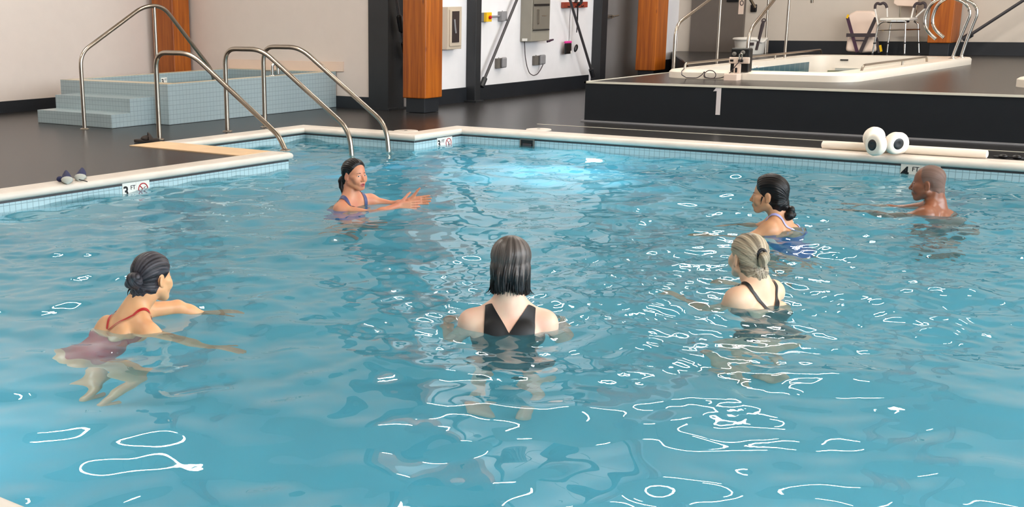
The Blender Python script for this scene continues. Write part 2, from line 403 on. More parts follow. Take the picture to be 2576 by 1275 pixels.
# water --------------------------------------------------------------
def water():
    h = 0.02
    xs = np.arange(TX0 - 0.03, TX1 + 0.035, h); ysn = np.arange(TY0 - 0.02, RY1 + 0.03, h)
    X, Y = np.meshgrid(xs, ysn, indexing='ij')
    Z = np.zeros_like(X)
    def band(n, l0, l1, slope, seed, spread=PI, main=0.0):
        r = np.random.default_rng(seed); out = np.zeros_like(X)
        for _ in range(n):
            l = math.exp(r.uniform(math.log(l0), math.log(l1))); th = main + r.uniform(-spread, spread)
            k = 2 * PI / l
            out += np.sin(k * (X * math.cos(th) + Y * math.sin(th)) + r.uniform(0, 2 * PI)) / k
        return out * slope * math.sqrt(2.0 / n)
    Z += band(16, 0.9, 2.4, 0.034, 1)
    far = np.clip((np.hypot(X, Y) - 5.2) / 3.5, 0, 1)
    near = np.clip((np.hypot(X, Y) - 4.2) / 2.2, 0, 1)
    fine = 0.22 + sum(a_ * np.exp(-((X - qx) ** 2 + (Y - qy) ** 2) / (2 * r_ * r_)) for qx, qy, r_, a_ in ((4.7, 3.1, .55, 1.0), (6.0, 2.4, .8, 1.0), (7.0, 2.6, .9, .8), (8.6, 2.6, .8, .8), (4.6, 6.2, .7, .7), (5.6, 3.4, .8, .7)))
    fine = np.clip(fine, 0, 1.1)
    mask = np.clip(0.55 + 0.6 * np.sin(0.9 * X + 0.5 * np.sin(1.1 * Y)) * np.sin(0.8 * Y + 1.0), 0.1, 1)
    Z += band(24, 0.34, 0.85, 0.054, 2) * (1 + 0.4 * far)
    Z += band(30, 0.15, 0.33, 0.066, 3) * (0.6 + 0.4 * mask) * (1.0 + 0.1 * near)
    Z += band(34, 0.075, 0.14, 0.115, 4) * fine * np.clip(near + .15, 0, 1)
    for px, py, amp in ((7.19, 6.1, .004), (9.3, 2.73, .005), (7.88, 3.28, .004), (5.99, 2.55, .006), (4.85, 3.2, .006), (3.79, 4.58, .005)):
        d = np.hypot(X - px, Y - py)
        Z += amp * np.sin(d * 2 * PI / 0.2) * np.exp(-d / 0.55)
    cx = (X[:-1, :-1] + X[1:, 1:]) / 2; cy = (Y[:-1, :-1] + Y[1:, 1:]) / 2
    keep = (cy < TY1 + 0.02) | ((cx > RX0 - 0.03) & (cx < RX1 + 0.02))
    nx, ny = X.shape
    idx = np.arange(nx * ny).reshape(nx, ny)
    q = np.stack([idx[:-1, :-1], idx[1:, :-1], idx[1:, 1:], idx[:-1, 1:]], -1)[keep]
    V = np.stack([X, Y, Z], -1).reshape(-1, 3)
    me = bpy.data.meshes.new('pool_water')
    me.vertices.add(len(V)); me.vertices.foreach_set('co', V.astype(np.float32).ravel())
    me.loops.add(q.size); me.loops.foreach_set('vertex_index', q.astype(np.int32).ravel())
    me.polygons.add(len(q)); me.polygons.foreach_set('loop_start', np.arange(0, q.size, 4, dtype=np.int32))
    me.polygons.foreach_set('loop_total', np.full(len(q), 4, np.int32))
    me.update(calc_edges=True); me.validate(); me.shade_smooth()
    m = bpy.data.materials.new('water'); m.use_nodes = True
    nt = m.node_tree; b = nt.nodes['Principled BSDF']
    b.inputs['Base Color'].default_value = (0.8, 0.97, 1.0, 1)
    b.inputs['Roughness'].default_value = 0.0
    b.inputs['IOR'].default_value = 1.333
    b.inputs['Transmission Weight'].default_value = 1.0
    # a little suspended haze in the water
    hz = nt.nodes.new('ShaderNodeBsdfPrincipled'); hz.name = 'haze'; hz.inputs['Base Color'].default_value = (*s(110, 188, 198), 1); hz.inputs['Roughness'].default_value = 0.0; hz.inputs['IOR'].default_value = 1.333
    tl_ = nt.nodes.new('ShaderNodeBsdfTranslucent'); tl_.inputs[0].default_value = (*s(140, 222, 238), 1)
    h2 = nt.nodes.new('ShaderNodeMixShader'); h2.inputs[0].default_value = 0.4; nt.links.new(hz.outputs[0], h2.inputs[1]); nt.links.new(tl_.outputs[0], h2.inputs[2])
    mx = nt.nodes.new('ShaderNodeMixShader'); mx.inputs[0].default_value = 0.22
    nt.links.new(b.outputs[0], mx.inputs[1]); nt.links.new(h2.outputs[0], mx.inputs[2]); nt.links.new(mx.outputs[0], nt.nodes['Material Output'].inputs[0])
    me.materials.append(m)
    o = bpy.data.objects.new('pool_water', me); C.objects.link(o)
    tag(o, 'rippling turquoise water filling the swimming pool', 'water', kind='stuff')
water()

# ------------------------------------------------------------------ points on known planes, read off the photograph
def ray(px, py): return fw * FOC + rt * (px - PX) - up * (py - PY)
def on(ax, v, px, py):
    d = ray(px, py); return EYE + d * ((v - EYE[ax]) / d[ax])
def on_x(v, px, py): return on(0, v, px, py)
def on_y(v, px, py): return on(1, v, px, py)
def on_z(v, px, py): return on(2, v, px, py)

# ------------------------------------------------------------------ structure on the walls: columns, doors
def box_thing(name, m, q, label, cat, bevel=0.004, group=None, parts=()):
    o = MB().box(*q).build(name, m, bevel=bevel, smooth=False)
    return tag(o, label, cat, group)
def timber(x0, x1, y0, y1, z0, zb, label):
    t = thing('timber_column', ((x0 + x1) / 2, (y0 + y1) / 2, zb), label, 'column', 'timber columns')
    MB().box(x0, x1, y0, y1, z0, CEIL - 0.01).build('shaft', 'glulam', t, bevel=0.012, smooth=False)
    MB().box(x0 + 0.03, x1 - 0.03, y0 + 0.03, y1 - 0.03, zb, z0 + 0.01).build('plinth', 'base_dark', t, bevel=0.005, smooth=False)
timber(12.2, 12.52, 13.66, 14.08, 0.34, DECK, 'orange timber column behind the tiled hot tub near the wall corner')
timber(12.37, 12.71, 9.43, 9.77, 0.31, DECK, 'thick orange timber column standing beside the wide black steel column')
timber(17.78, 18.12, 9.3, 9.62, 0.37, DECK, 'orange timber column between the grey door and the brown door')
timber(19.62, 19.96, 5.76, 6.08, 0.735, PLAT, 'orange timber column behind the curved spa ladder rails')

def steel_col(q, label):
    x0, x1, y0, y1 = q
    t = thing('steel_column', ((x0 + x1) / 2, (y0 + y1) / 2, DECK), label, 'column', 'black steel columns')
    MB().box(x0, x1, y0, y1, DECK - 0.003, CEIL - 0.01).build('shaft', 'steel_black', t, bevel=0.006, smooth=False)
    MB().box(x0 - 0.06, x1 + 0.0, y0 - 0.06, y1, DECK - 0.003, DECK + 0.018).build('foot_plate', 'steel_black', t, smooth=False)
steel_col((12.555, 12.865, 10.14, 10.458), 'wide black steel column at the corner of the beige and white walls')
steel_col((14.1, 14.225, 9.93, 10.078), 'slim black steel post between the fire cabinet and yellow stop button')
steel_col((17.285, 17.46, 9.93, 10.078), 'black steel post beside the grey door')

def brace(p, q, r, label, turn=None, gus=None):
    p, q = Vector(p), Vector(q)
    t = thing('brace_rod', p, label, 'brace rod')
    MB().tube([p, q], r, 10).build('rod', 'rod_dark', t)
    d = (q - p).normalized()
    MB().tube([p - d * 0.03, p + d * 0.1], r * 1.9, 10).build('clevis', 'steel_black', t)
    if turn:
        for a in turn:
            c = p.lerp(q, a); MB().tube([c - d * 0.11, c - d * 0.09, c + d * 0.09, c + d * 0.11], [r, r * 2.2, r * 2.2, r], 10).build('turnbuckle', 'black_plastic', t)
    return t
b1a, b1b = on_y(9.97, 1213, 213), on_y(9.97, 1300, 0)
brace(b1a, b1a + (b1b - b1a) * 3.4, 0.019, 'dark diagonal brace rod leaning right from the slim black post')
b2a, b2b = on_y(9.91, 1491, 188), on_y(9.91, 1437, 10)
brace(b2a, b2a + (b2b - b2a) * 3.6, 0.019, 'dark diagonal brace rod crossing in front of the red board')
b3a, b3b = on_y(10.06, 1030, 190), on_y(10.06, 1000, 15)
brace(b3a, b3a + (b3b - b3a) * 3, 0.017, 'short brace rod with turnbuckles behind the orange column and black column', turn=(0.125, 0.25))
b4a, b4b = on_x(19.72, 2428, 96), on_x(19.72, 2576, 0)
brace(b4a, b4a + (b4b - b4a) * 3, 0.022, 'dark brace rod rising right from the far orange column')

def door(n, box, m, hinges, handle):
    x0, x1, y0, y1, z0, z1 = box
    d = struct(MB().box(*box).build('door_%d' % n, m, bevel=0.004, smooth=False))
    for h in hinges: MB().tube([h - Vector((0, 0, 0.06)), h + Vector((0, 0, 0.06))], 0.014, 8).build('hinge', 'rod_dark', d)
    if handle:
        a, b = handle
        hb = MB(); hb.tube([a + Vector((0, 0.04, 0)), a - Vector((0, 0.05, 0))], 0.028, 12); hb.tube([a - Vector((0, 0.05, 0)), b - Vector((0, 0.05, 0))], 0.012, 10)
        hb.build('lever_handle', 'chrome', d)
door(1, (17.6, 18.66, W3Y - 0.05, W3Y - 0.01, DECK, 2.3), 'door_grey', [on_y(10.02, 1610, 10), on_y(10.02, 1603, 155)], (on_y(10.0, 1534, 42), on_y(10.0, 1549, 38)))
door(2, (19.93, 19.985, 8.94, 9.83, DECK, 2.4), 'door_brown', [on_x(19.93, 1739, 142)], None)

# platform landing so the far end of the raised floor reaches the brown door
def plat_build():
    X0, X1, Y1 = 12.49, 20.0, 7.34
    sx0, sx1, sy0, sy1 = 13.66, 17.56, 5.03, 6.86
    f = MB()
    for q in ((X0, sx0, -5.99, Y1), (sx1, X1, -5.99, Y1), (sx0, sx1, -5.99, sy0), (sx0, sx1, sy1, Y1)):
        f.box(q[0], q[1], q[2], q[3], DECK - 0.05, PLAT - 0.02)
    land = [(15.0, Y1), (X1, Y1), (X1, W3Y - 0.03), (19.75, W3Y - 0.03), (17.3, 8.62)]
    f.prism(land, DECK - 0.05, PLAT - 0.02, lambda a, b, d: (a, b, d))
    struct(f.build('platform', 'platform_dark', smooth=False))
    t = MB()
    for q in ((X0, sx0, -5.99, Y1), (sx1, X1, -5.99, Y1), (sx0, sx1, -5.99, sy0), (sx0, sx1, sy1, Y1)):
        t.box(q[0], q[1], q[2], q[3], PLAT - 0.02, PLAT)
    t.prism(land, PLAT - 0.02, PLAT, lambda a, b, d: (a, b, d))
    struct(t.build('platform_floor', 'deck', smooth=False))
    e = MB()
    e.box(X0 - 0.012, X0 + 0.012, -5.9, Y1 + 0.012, PLAT - 0.014, PLAT + 0.006); e.box(X0 - 0.012, 15.0, Y1 - 0.012, Y1 + 0.012, PLAT - 0.014, PLAT + 0.006)
    struct(e.build('trim_5', 'edge_line', smooth=False))
    struct(MB().box(X0 - 0.03, X0, -5.9, Y1 + 0.03, DECK - 0.003, DECK + 0.012).build('trim_6', 'grey_box', smooth=False))
plat_build()
# the painted number on the platform front
def digit_one():
    P = lambda px, py: on_x(12.488, px, py)
    pts = [(1801.5, 221), (1815, 221.5), (1811, 289), (1800, 288.5), (1803.5, 229), (1794.5, 229.5)]
    vs = [P(*p) for p in pts]; vs2 = [v + Vector((-0.004, 0, 0)) for v in vs]; n = len(pts)
    o = MB().add(vs + vs2, [tuple(range(n)), tuple(range(2 * n - 1, n - 1, -1))] + [(i, (i + 1) % n, n + (i + 1) % n, n + i) for i in range(n)]).build('number_sign', 'digit_grey', smooth=False)
    tag(o, 'light grey number 1 on the dark platform front', 'number sign')
digit_one()

# ------------------------------------------------------------------ things on the white back wall
def wall_box(name, x0, x1, z0, z1, yf, m, label, cat, bevel=0.006):
    t = thing(name, ((x0 + x1) / 2, W3Y, z0), label, cat)
    MB().box(x0, x1, yf, W3Y - 0.001, z0, z1).build('housing', m, t, bevel=bevel, smooth=False)
    return t
t = wall_box('extinguisher_cabinet', 13.53, 13.83, 0.83, 1.355, 9.96, 'cabinet_tan', 'tan metal fire extinguisher cabinet on the wall beside the orange column', 'cabinet')
MB().box(13.56, 13.8, 9.945, 9.96, 0.87, 1.32).build('door', 'cabinet_tan', t, bevel=0.004, smooth=False)
MB().box(13.6, 13.745, 9.936, 9.946, 0.915, 1.3).build('glass', 'cabinet_dark', t, smooth=False)
MB().tube([(13.63, 9.93, 1.2), (13.645, 9.93, 1.1), (13.66, 9.93, 1.03)], 0.013, 8).build('extinguisher_hose', 'grey_box', t)
t = wall_box('stop_button', 14.43, 14.545, 1.155, 1.27, 10.035, 'grey_box', 'yellow emergency stop box with red button beside the slim black post', 'stop button')
MB().box(14.425, 14.545, 9.99, 10.035, 1.152, 1.272).build('cover', 'yellow', t, bevel=0.004, smooth=False)
MB().lathe([(0.0, 0.03), (0.018, 0.028), (0.024, 0.018), (0.022, 0), (0.0, -0.002)], 16, Matrix.Translation((14.49, 9.99, 1.208)) @ Matrix.Rotation(PI / 2, 4, 'X')).build('button', 'red', t)
t = wall_box('junction_box', 14.81, 14.935, 1.153, 1.278, 10.01, 'grey_box', 'small grey junction box joined by a conduit to the yellow stop button', 'junction box')
MB().tube([(14.545, 10.055, 1.21), (14.6, 10.055, 1.216), (14.81, 10.055, 1.216)], 0.014, 10).build('conduit', 'grey_box', t)
MB().lathe([(0, 0.01), (0.008, 0.008), (0.008, 0)], 10, Matrix.Translation((14.86, 10.04, 1.278))).build('screw', 'grey_box', t)
t = wall_box('wall_phone_box', 15.36, 15.825, 0.868, 1.62, 9.9, 'phone_box', 'large grey metal emergency phone box with a dark door on the white wall', 'phone box')
MB().box(15.385, 15.79, 9.885, 9.9, 1.03, 1.6).build('door', 'phone_door', t, bevel=0.004, smooth=False)
MB().box(15.39, 15.77, 9.878, 9.888, 1.335, 1.365).build('door_slot', 'black_plastic', t, smooth=False)
MB().box(15.385, 15.79, 9.88, 9.886, 1.01, 1.024).build('sill', 'black_plastic', t, smooth=False)
MB().tube(smooth_path([(15.47, 9.875, 1.29), (15.505, 9.875, 1.29), (15.515, 9.875, 1.1), (15.48, 9.875, 1.1), (15.47, 9.875, 1.29)], 0.02), 0.004, 8).build('pull_handle', 'chrome', t)
MB().box(15.6, 15.7, 9.88, 9.886, 1.2, 1.21).build('latch', 'chrome', t, smooth=False)
MB().box(15.355, 15.362, 9.96, 10.04, 0.875, 0.91).build('label_plate', 'paper_white', t, smooth=False)
tag(MB().tube(smooth_path([(15.40, 10.03, 0.868), (15.425, 10.03, 0.669), (15.474, 10.03, 0.532), (15.542, 10.03, 0.433), (15.646, 10.03, 0.393), (15.748, 10.03, 0.408), (15.835, 10.03, 0.473), (15.875, 10.0, 0.58)], 0.04), 0.006, 8).build('power_cord', 'strap_dark'), 'thin dark power cord hanging in a loop below the grey phone box', 'cord')
cl = MB(); cl.ball((15.86, 9.93, 0.862), (0.05, 0.02, 0.018)); cl.ball((15.93, 9.93, 0.872), (0.055, 0.018, 0.012)); cl.tube([(15.82, 9.93, 0.85), (15.97, 9.93, 0.875)], 0.012)
tag(cl.build('spring_clamp', 'purple_dark'), 'small dark purple clamp on the lower corner of the phone box', 'clamp')
def outlet(x0, x1, z0, z1, label):
    t = wall_box('outlet_box', x0, x1, z0, z1, 10.03, 'grey_box_dark', label, 'outlet')
    MB().box(x0 - 0.005 + (x1 - x0) * 0.45, x1 + 0.01, 9.985, 10.03, z0 + 0.005, z1 + 0.012).build('cover', 'grey_box', t, bevel=0.02, smooth=False, seg=3)
    MB().lathe([(0, 0.012), (0.008, 0.01), (0.008, 0)], 10, Matrix.Translation((x0 + 0.05, 10.05, z1))).build('screw', 'grey_box', t)
outlet(14.76, 14.915, 0.535, 0.667, 'grey outlet box low on the wall behind the diagonal brace rod')
outlet(15.68, 15.885, 0.535, 0.662, 'grey outlet box with clear cover where the phone box cord plugs in')
t = wall_box('hook_board', 16.39, 17.046, 1.297, 1.378, 10.03, 'red_board', 'red wooden hook board high on the white wall', 'hook board')
for hx in (16.5, 16.7, 16.86):
    MB().tube([(hx, 10.03, 1.32), (hx, 10.0, 1.31), (hx, 9.99, 1.33)], 0.007, 8).build('hook', 'black_plastic', t)
tag(MB().tube(smooth_path([(16.64, 9.99, 1.37), (16.68, 9.985, 1.45), (16.78, 9.985, 1.44), (16.8, 9.99, 1.37), (16.72, 9.985, 1.34)], 0.04), 0.022, 8).build('rolled_strap', 'black_rubber'), 'black rolled strap lying on top of the red hook board', 'strap')
t = thing('hanging_pouch', (16.47, 10.0, 0.66), 'black phone pouch with a pink top hanging from the red board', 'pouch')
MB().box(16.393, 16.552, 9.975, 10.01, 0.658, 0.81).build('pouch_body', 'black_plastic', t, bevel=0.012, smooth=False)
MB().box(16.39, 16.556, 9.972, 10.013, 0.805, 0.84).build('pouch_top', 'pink', t, bevel=0.014, smooth=False)
MB().box(16.52, 16.549, 9.973, 9.976, 0.665, 0.7).build('pouch_badge', 'paper_white', t, smooth=False)
MB().tube([(16.5, 9.99, 1.31), (16.49, 9.99, 0.84)], 0.004, 6).build('cord', 'strap_dark', t)
t = thing('hanging_whistle', (16.7, 10.0, 0.72), 'small black whistle hanging on a black lanyard from the red board', 'whistle')
MB().ball((0, 0, 0), (0.032, 0.025, 0.06)).build('whistle_body', 'black_plastic', t)
t.children[0].location = (16.69, 9.99, 0.73); t.children[0].rotation_euler = (0, 0.5, 0)
MB().tube([(16.7, 9.99, 1.32), (16.705, 9.99, 1.05), (16.695, 9.99, 0.95)], [0.012, 0.01, 0.006], 8).build('lanyard', 'black_plastic', t)
MB().ball((16.705, 9.99, 0.775), 0.012).build('ring', 'chrome', t)
tag(MB().box(19.955, 19.985, 8.755, 8.86, 1.17, 1.287).build('card_reader', 'black_plastic', bevel=0.02, smooth=False), 'small black square reader on the wall beside the brown door', 'card reader')
t = thing('wall_notice', (19.93, 9.0, 1.14), 'pale notice with a dark ring emblem beside the black reader', 'notice')
MB().box(19.925, 19.932, 8.95, 9.035, 1.14, 1.5).build('paper', 'splash_panel', t, smooth=False)
cr_ = [Vector((19.922, 8.985 + 0.025 * math.cos(a), 1.31 + 0.035 * math.sin(a))) for a in [2 * PI * i / 24 for i in range(24)]]
MB().tube(cr_, 0.006, 6, closed=True).build('emblem', 'strap_dark', t)
tag(MB().box(19.9, 19.93, 9.04, 9.23, 1.33, 1.37).build('door_plate', 'black_plastic', bevel=0.004, smooth=False), 'dark horizontal plate high on the brown door', 'door plate')

# ------------------------------------------------------------------ handrails of the pool
def rail(name, pts, r, label, group=None, flanges=(), cat='handrail', m='chrome', rad=0.16):
    t = thing(name, pts[0], label, cat, group)
    MB().tube(smooth_path(pts, rad, 7), r, 16).build('tube', m, t)
    for f in flanges:
        MB().lathe([(0.0, 0.012), (r * 1.3, 0.012), (r * 2.1, 0.006), (r * 2.2, 0), (0, 0)], 20, Matrix.Translation(f)).build('flange', m, t)
    return t
def pool_rail(x, label):
    rail('pool_handrail', [(x, 9.9, DECK), (x, 9.9, 0.992), (x, 9.36, 0.992), (x, 8.2, 0.245), (x, 8.13, -0.35), (x, 8.13, -0.72)], 0.024, label, 'pool handrails', [(x, 9.9, DECK)])
rail('pool_handrail', [(8.58, 9.88, DECK), (8.58, 9.88, 0.992), (8.58, 9.36, 0.992), (8.58, 8.22, 0.27), (8.58, 8.14, DECK)], 0.024, 'steel pool handrail ending on the tan edge strip of the stair recess', 'pool handrails', [(8.58, 9.88, DECK), (8.58, 8.14, DECK)])
pool_rail(9.55, 'steel pool handrail dipping into the water behind the smiling dark-haired instructor')
pool_rail(10.12, 'steel pool handrail nearest the wide black column')
t = rail('tub_handrail', [(8.87, 11.45, DECK), (8.87, 11.45, 0.95), (9.8, 11.45, 1.433), (10.09, 11.45, 1.433), (10.84, 11.45, 0.66), (10.87, 11.45, 0.35)], 0.023, 'tall steel handrail arching over the steps of the tiled hot tub', None, [(8.87, 11.45, DECK)], rad=0.14)
MB().tube([(9.96, 11.45, 0.58), (9.96, 11.45, 1.43)], 0.019, 12).build('post', 'chrome', t)

# ------------------------------------------------------------------ raised tiled hot tub
def hot_tub():
    t = thing('hot_tub', (11.1, 12.0, DECK), 'raised pale blue tiled hot tub with two steps against the beige wall', 'hot tub')
    zt = 0.585
    x0, x1, y0, y1 = 9.71, 12.558, 11.0, 12.95
    a, b_, c, d = x0 + 0.2, x1 - 0.14, y0 + 0.13, y1 - 0.14
    s_ = MB()
    for q in ((x0, a, y0, y1), (b_, x1, y0, y1), (a, b_, y0, c), (a, b_, d, y1)): s_.box(q[0], q[1], q[2], q[3], DECK, zt)
    s_.box(a, b_, c, d, DECK, DECK + 0.02)
    s_.build('shell', 'tub_tile', t, smooth=False)
    r_ = MB()
    for q in ((x0, a, y0, y1), (b_, x1, y0, y1), (a, b_, y0, c), (a, b_, d, y1)): r_.box(q[0], q[1], q[2], q[3], zt, zt + 0.003)
    r_.build('rim', 'tub_rim_sheen', t, smooth=False)
    MB().box(9.36, x0 - 0.001, 11.25, 12.6, DECK, 0.44).build('step', 'tub_tile', t, smooth=False)
    MB().box(9.09, 9.36, 11.25, 12.6, DECK, 0.285).build('step', 'tub_tile', t, smooth=False)
    wv = MB(); wv.add([(a, c, 0.47), (b_, c, 0.47), (b_, d, 0.47), (a, d, 0.47)], [(0, 1, 2, 3)])
    wv.build('water', bpy.data.materials['water'], t, smooth=False)
    MB().lathe([(0, 0.006), (0.1, 0.006), (0.1, 0), (0, 0)], 20, Matrix.Translation((12.3, 11.9, zt)) ).build('drain_cover', 'grey_box_dark', t)
    struct(MB().box(12.562, 12.58, 10.88, 12.95, zt + 0.001, 0.705).build('trim_7', 'splash_panel', smooth=False))
    f = thing('tub_spout', (11.5, 11.08, zt), 'small chrome spout standing on the tiled hot tub rim', 'spout')
    MB().tube(smooth_path([(11.48, 11.08, zt), (11.48, 11.08, zt + 0.13), (11.52, 11.06, zt + 0.16), (11.56, 11.06, zt + 0.1), (11.56, 11.06, zt + 0.02)], 0.03), 0.02, 12).build('pipe', 'bright_chrome', f)
    MB().ball((11.52, 11.06, zt + 0.165), 0.03).build('knob', 'bright_chrome', f)
    MB().lathe([(0, 0.01), (0.04, 0.01), (0.042, 0), (0, 0)], 16, Matrix.Translation((11.48, 11.08, zt))).build('flange', 'bright_chrome', f)
hot_tub()

# ------------------------------------------------------------------ lettered tiles
def text_mesh(body, h, mtx, m, name, parent, ext=0.0015, bold=0.0):
    cu = bpy.data.curves.new('lettering', 'FONT'); cu.body = body; cu.size = h; cu.extrude = ext; cu.offset = bold
    ob = bpy.data.objects.new('lettering', cu); C.objects.link(ob)
    dg = bpy.context.evaluated_depsgraph_get(); me = bpy.data.meshes.new_from_object(ob.evaluated_get(dg))
    bpy.data.objects.remove(ob)
    me.transform(mtx); me.materials.clear(); me.materials.append(M[m])
    o = bpy.data.objects.new(name, me); C.objects.link(o); o.parent = parent
    o.matrix_parent_inverse = Matrix.Translation(parent.location).inverted()
    return o
def tile_frame(c, right):       # local x = reading direction, local y = up, local z = out of the wall
    r = Vector(right).normalized(); u = Vector((0, 0, 1)); n = r.cross(u)
    return Matrix(((r.x, u.x, n.x, c[0]), (r.y, u.y, n.y, c[1]), (r.z, u.z, n.z, c[2]), (0, 0, 0, 1)))
def depth_tile(c, right, sz, num, label, m='paper_white'):
    F = tile_frame(c, right); h = sz / 2
    t = thing('depth_tile', F.translation, label, 'depth marker')
    MB().box(-h + 0.001, h - 0.001, -h, h, -0.004, 0.004, F).build('plate', m, t, smooth=False)
    text_mesh(num, sz * 0.8, F @ Matrix.Translation((-sz * 0.46, -sz * 0.24, 0.0045)), 'ink_black', 'numeral', t, bold=sz * 0.02)
    text_mesh('FT', sz * 0.34, F @ Matrix.Translation((sz * 0.08, sz * 0.1, 0.0045)), 'ink_black', 'lettering', t, bold=sz * 0.002)
def diving_tile(c, right, sz, label, m='paper_white'):
    F = tile_frame(c, right); h = sz / 2
    t = thing('no_diving_tile', F.translation, label, 'no diving sign')
    MB().box(-h + 0.001, h - 0.001, -h, h, -0.004, 0.004, F).build('plate', m, t, smooth=False)
    R_ = sz * 0.34
    sy = MB(); sy.tube([F @ Vector((R_ * math.cos(a), R_ * math.sin(a) + sz * 0.02, 0.005)) for a in [2 * PI * i / 40 for i in range(40)]], sz * 0.035, 6, closed=True, flat=1)
    sy.tube([F @ Vector((-R_ * 0.7, R_ * 0.7 + sz * 0.02, 0.005)), F @ Vector((R_ * 0.7, -R_ * 0.7 + sz * 0.02, 0.005))], sz * 0.03, 6)
    sy.build('ban_ring', 'ink_red', t)
    dv = MB(); dv.ball(F @ Vector((-sz * 0.02, -sz * 0.1, 0.005)), sz * 0.04, 8)
    dv.tube([F @ Vector((0, -sz * 0.06, 0.005)), F @ Vector((sz * 0.07, sz * 0.1, 0.005)), F @ Vector((sz * 0.18, sz * 0.16, 0.005))], sz * 0.02, 6)
    dv.tube([F @ Vector((0, -sz * 0.06, 0.005)), F @ Vector((-sz * 0.06, -sz * 0.2, 0.005))], sz * 0.014, 6)
    dv.build('diver_symbol', 'rod_dark', t)
TS = 0.142
zc = TOP - TS / 2 + 0.001
depth_tile((6.6, 7.997, zc), (1, 0, 0), TS, '3', 'white 3 FT depth tile on the pool edge near the navy shoes')
diving_tile((6.742, 7.997, zc), (1, 0, 0), TS, 'no diving tile on the pool edge near the navy shoes')
depth_tile((10.76, 7.997, zc), (1, 0, 0), 0.13, '3', 'white 3 FT depth tile near the far corner of the pool')
diving_tile((10.89, 7.997, zc), (1, 0, 0), 0.13, 'no diving tile near the far corner of the pool')
p4 = on_x(11.117, 2290, 430)
depth_tile((11.117, p4.y, zc), (0, -1, 0), 0.155, '4', 'cream 4 FT depth tile below the white foam noodle', 'coping')
diving_tile((11.117, p4.y - 0.155, zc), (0, -1, 0), 0.155, 'cream tile mostly hidden behind the head of the man in the water', 'coping')
q4 = on_y(12.8, 413, 199)
depth_tile((q4.x, 12.806, q4.z - 0.03), (1, 0, 0), 0.1, '3', 'small white depth tile on the inside of the tiled hot tub')
s4 = on_y(6.742, 1900, 177)
depth_tile((s4.x, 6.746, s4.z - 0.01), (1, 0, 0), 0.13, '4', 'small white depth tile inside the white spa beside the blue tiles')
s5 = on_y(6.742, 1916, 178)
diving_tile((s5.x, 6.746, s5.z - 0.01), (1, 0, 0), 0.13, 'small no diving tile inside the white spa beside the blue tiles')

# ------------------------------------------------------------------ spa sunk in the platform
def rounded_rect(x0, x1, y0, y1, r, n=6):
    out = []
    for cx, cy, a0 in ((x1 - r, y1 - r, 0), (x0 + r, y1 - r, 90), (x0 + r, y0 + r, 180), (x1 - r, y0 + r, 270)):
        for i in range(n + 1):
            a = math.radians(a0 + 90 * i / n); out.append((cx + r * math.cos(a), cy + r * math.sin(a)))
    return out
def spa():
    t = thing('spa', (15.6, 5.93, PLAT), 'white rimmed spa pool sunk in the dark raised platform', 'spa')
    out = rounded_rect(13.5, 17.72, 4.87, 6.99, 0.28); inn = rounded_rect(13.78, 17.42, 5.17, 6.75, 0.2)
    zr = 0.645; n = len(out)
    vs = [(x, y, PLAT) for x, y in out] + [(x, y, zr - 0.02) for x, y in out] + [(x + (15.6 - x) * 0.012, y + (5.93 - y) * 0.012, zr) for x, y in out] + [(x, y, zr) for x, y in inn] + [(x, y, zr - 0.16) for x, y in inn]
    fs = []
    for k in range(4):
        for i in range(n): fs.append((k * n + i, k * n + (i + 1) % n, (k + 1) * n + (i + 1) % n, (k + 1) * n + i))
    MB().add(vs, fs).build('rim', 'spa_white', t)
    b = MB(); n = len(inn)
    vs = [(x, y, zr - 0.158) for x, y in inn] + [(x, y, -0.3) for x, y in inn]
    b.add(vs, [(i, (i + 1) % n, n + (i + 1) % n, n + i) for i in range(n)] + [tuple(range(n, 2 * n))])
    b.build('basin', 'spa_white', t)
    zw = 0.24
    wv = MB(); wv.add([(x, y, zw) for x, y in inn], [tuple(range(n))]); wv.build('water', bpy.data.materials['spa_water'], t, smooth=False)
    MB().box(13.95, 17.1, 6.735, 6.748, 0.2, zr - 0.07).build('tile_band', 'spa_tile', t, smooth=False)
    MB().box(17.385, 17.416, 5.22, 6.5, 0.455, 0.485).build('bench_edge', 'grey_sole', t, smooth=False)
    MB().box(17.395, 17.416, 5.2, 6.6, 0.15, 0.455).build('reflection_band', 'spa_dark_reflection', t, smooth=False)  # the water's dark reflection, painted as a band on the inner wall
    MB().box(17.405, 17.419, 6.35, 6.45, zr - 0.06, zr - 0.045).build('overflow_slot', 'black_plastic', t, smooth=False)
mw = bpy.data.materials['water'].copy(); mw.name = 'spa_water'
mw.node_tree.nodes['Principled BSDF'].inputs['Base Color'].default_value = (0.5, 0.62, 0.5, 1)
mw.node_tree.nodes['haze'].inputs['Base Color'].default_value = (*s(104, 112, 86), 1)
spa()
c = MB(); c.add([(x, y, z) for z in (PLAT, 0.63, 0.645) for x, y in rounded_rect(13.52 + (0.02 if z > .64 else 0), 15.6, 1.4, 3.4 - (0.02 if z > .64 else 0), 0.2)],
                [(k * 28 + i, k * 28 + (i + 1) % 28, (k + 1) * 28 + (i + 1) % 28, (k + 1) * 28 + i) for k in range(2) for i in range(28)] + [tuple(range(56, 84))])
tag(c.build('spa_cover', 'spa_white'), 'corner of a white curb on the platform at the picture edge', 'curb')

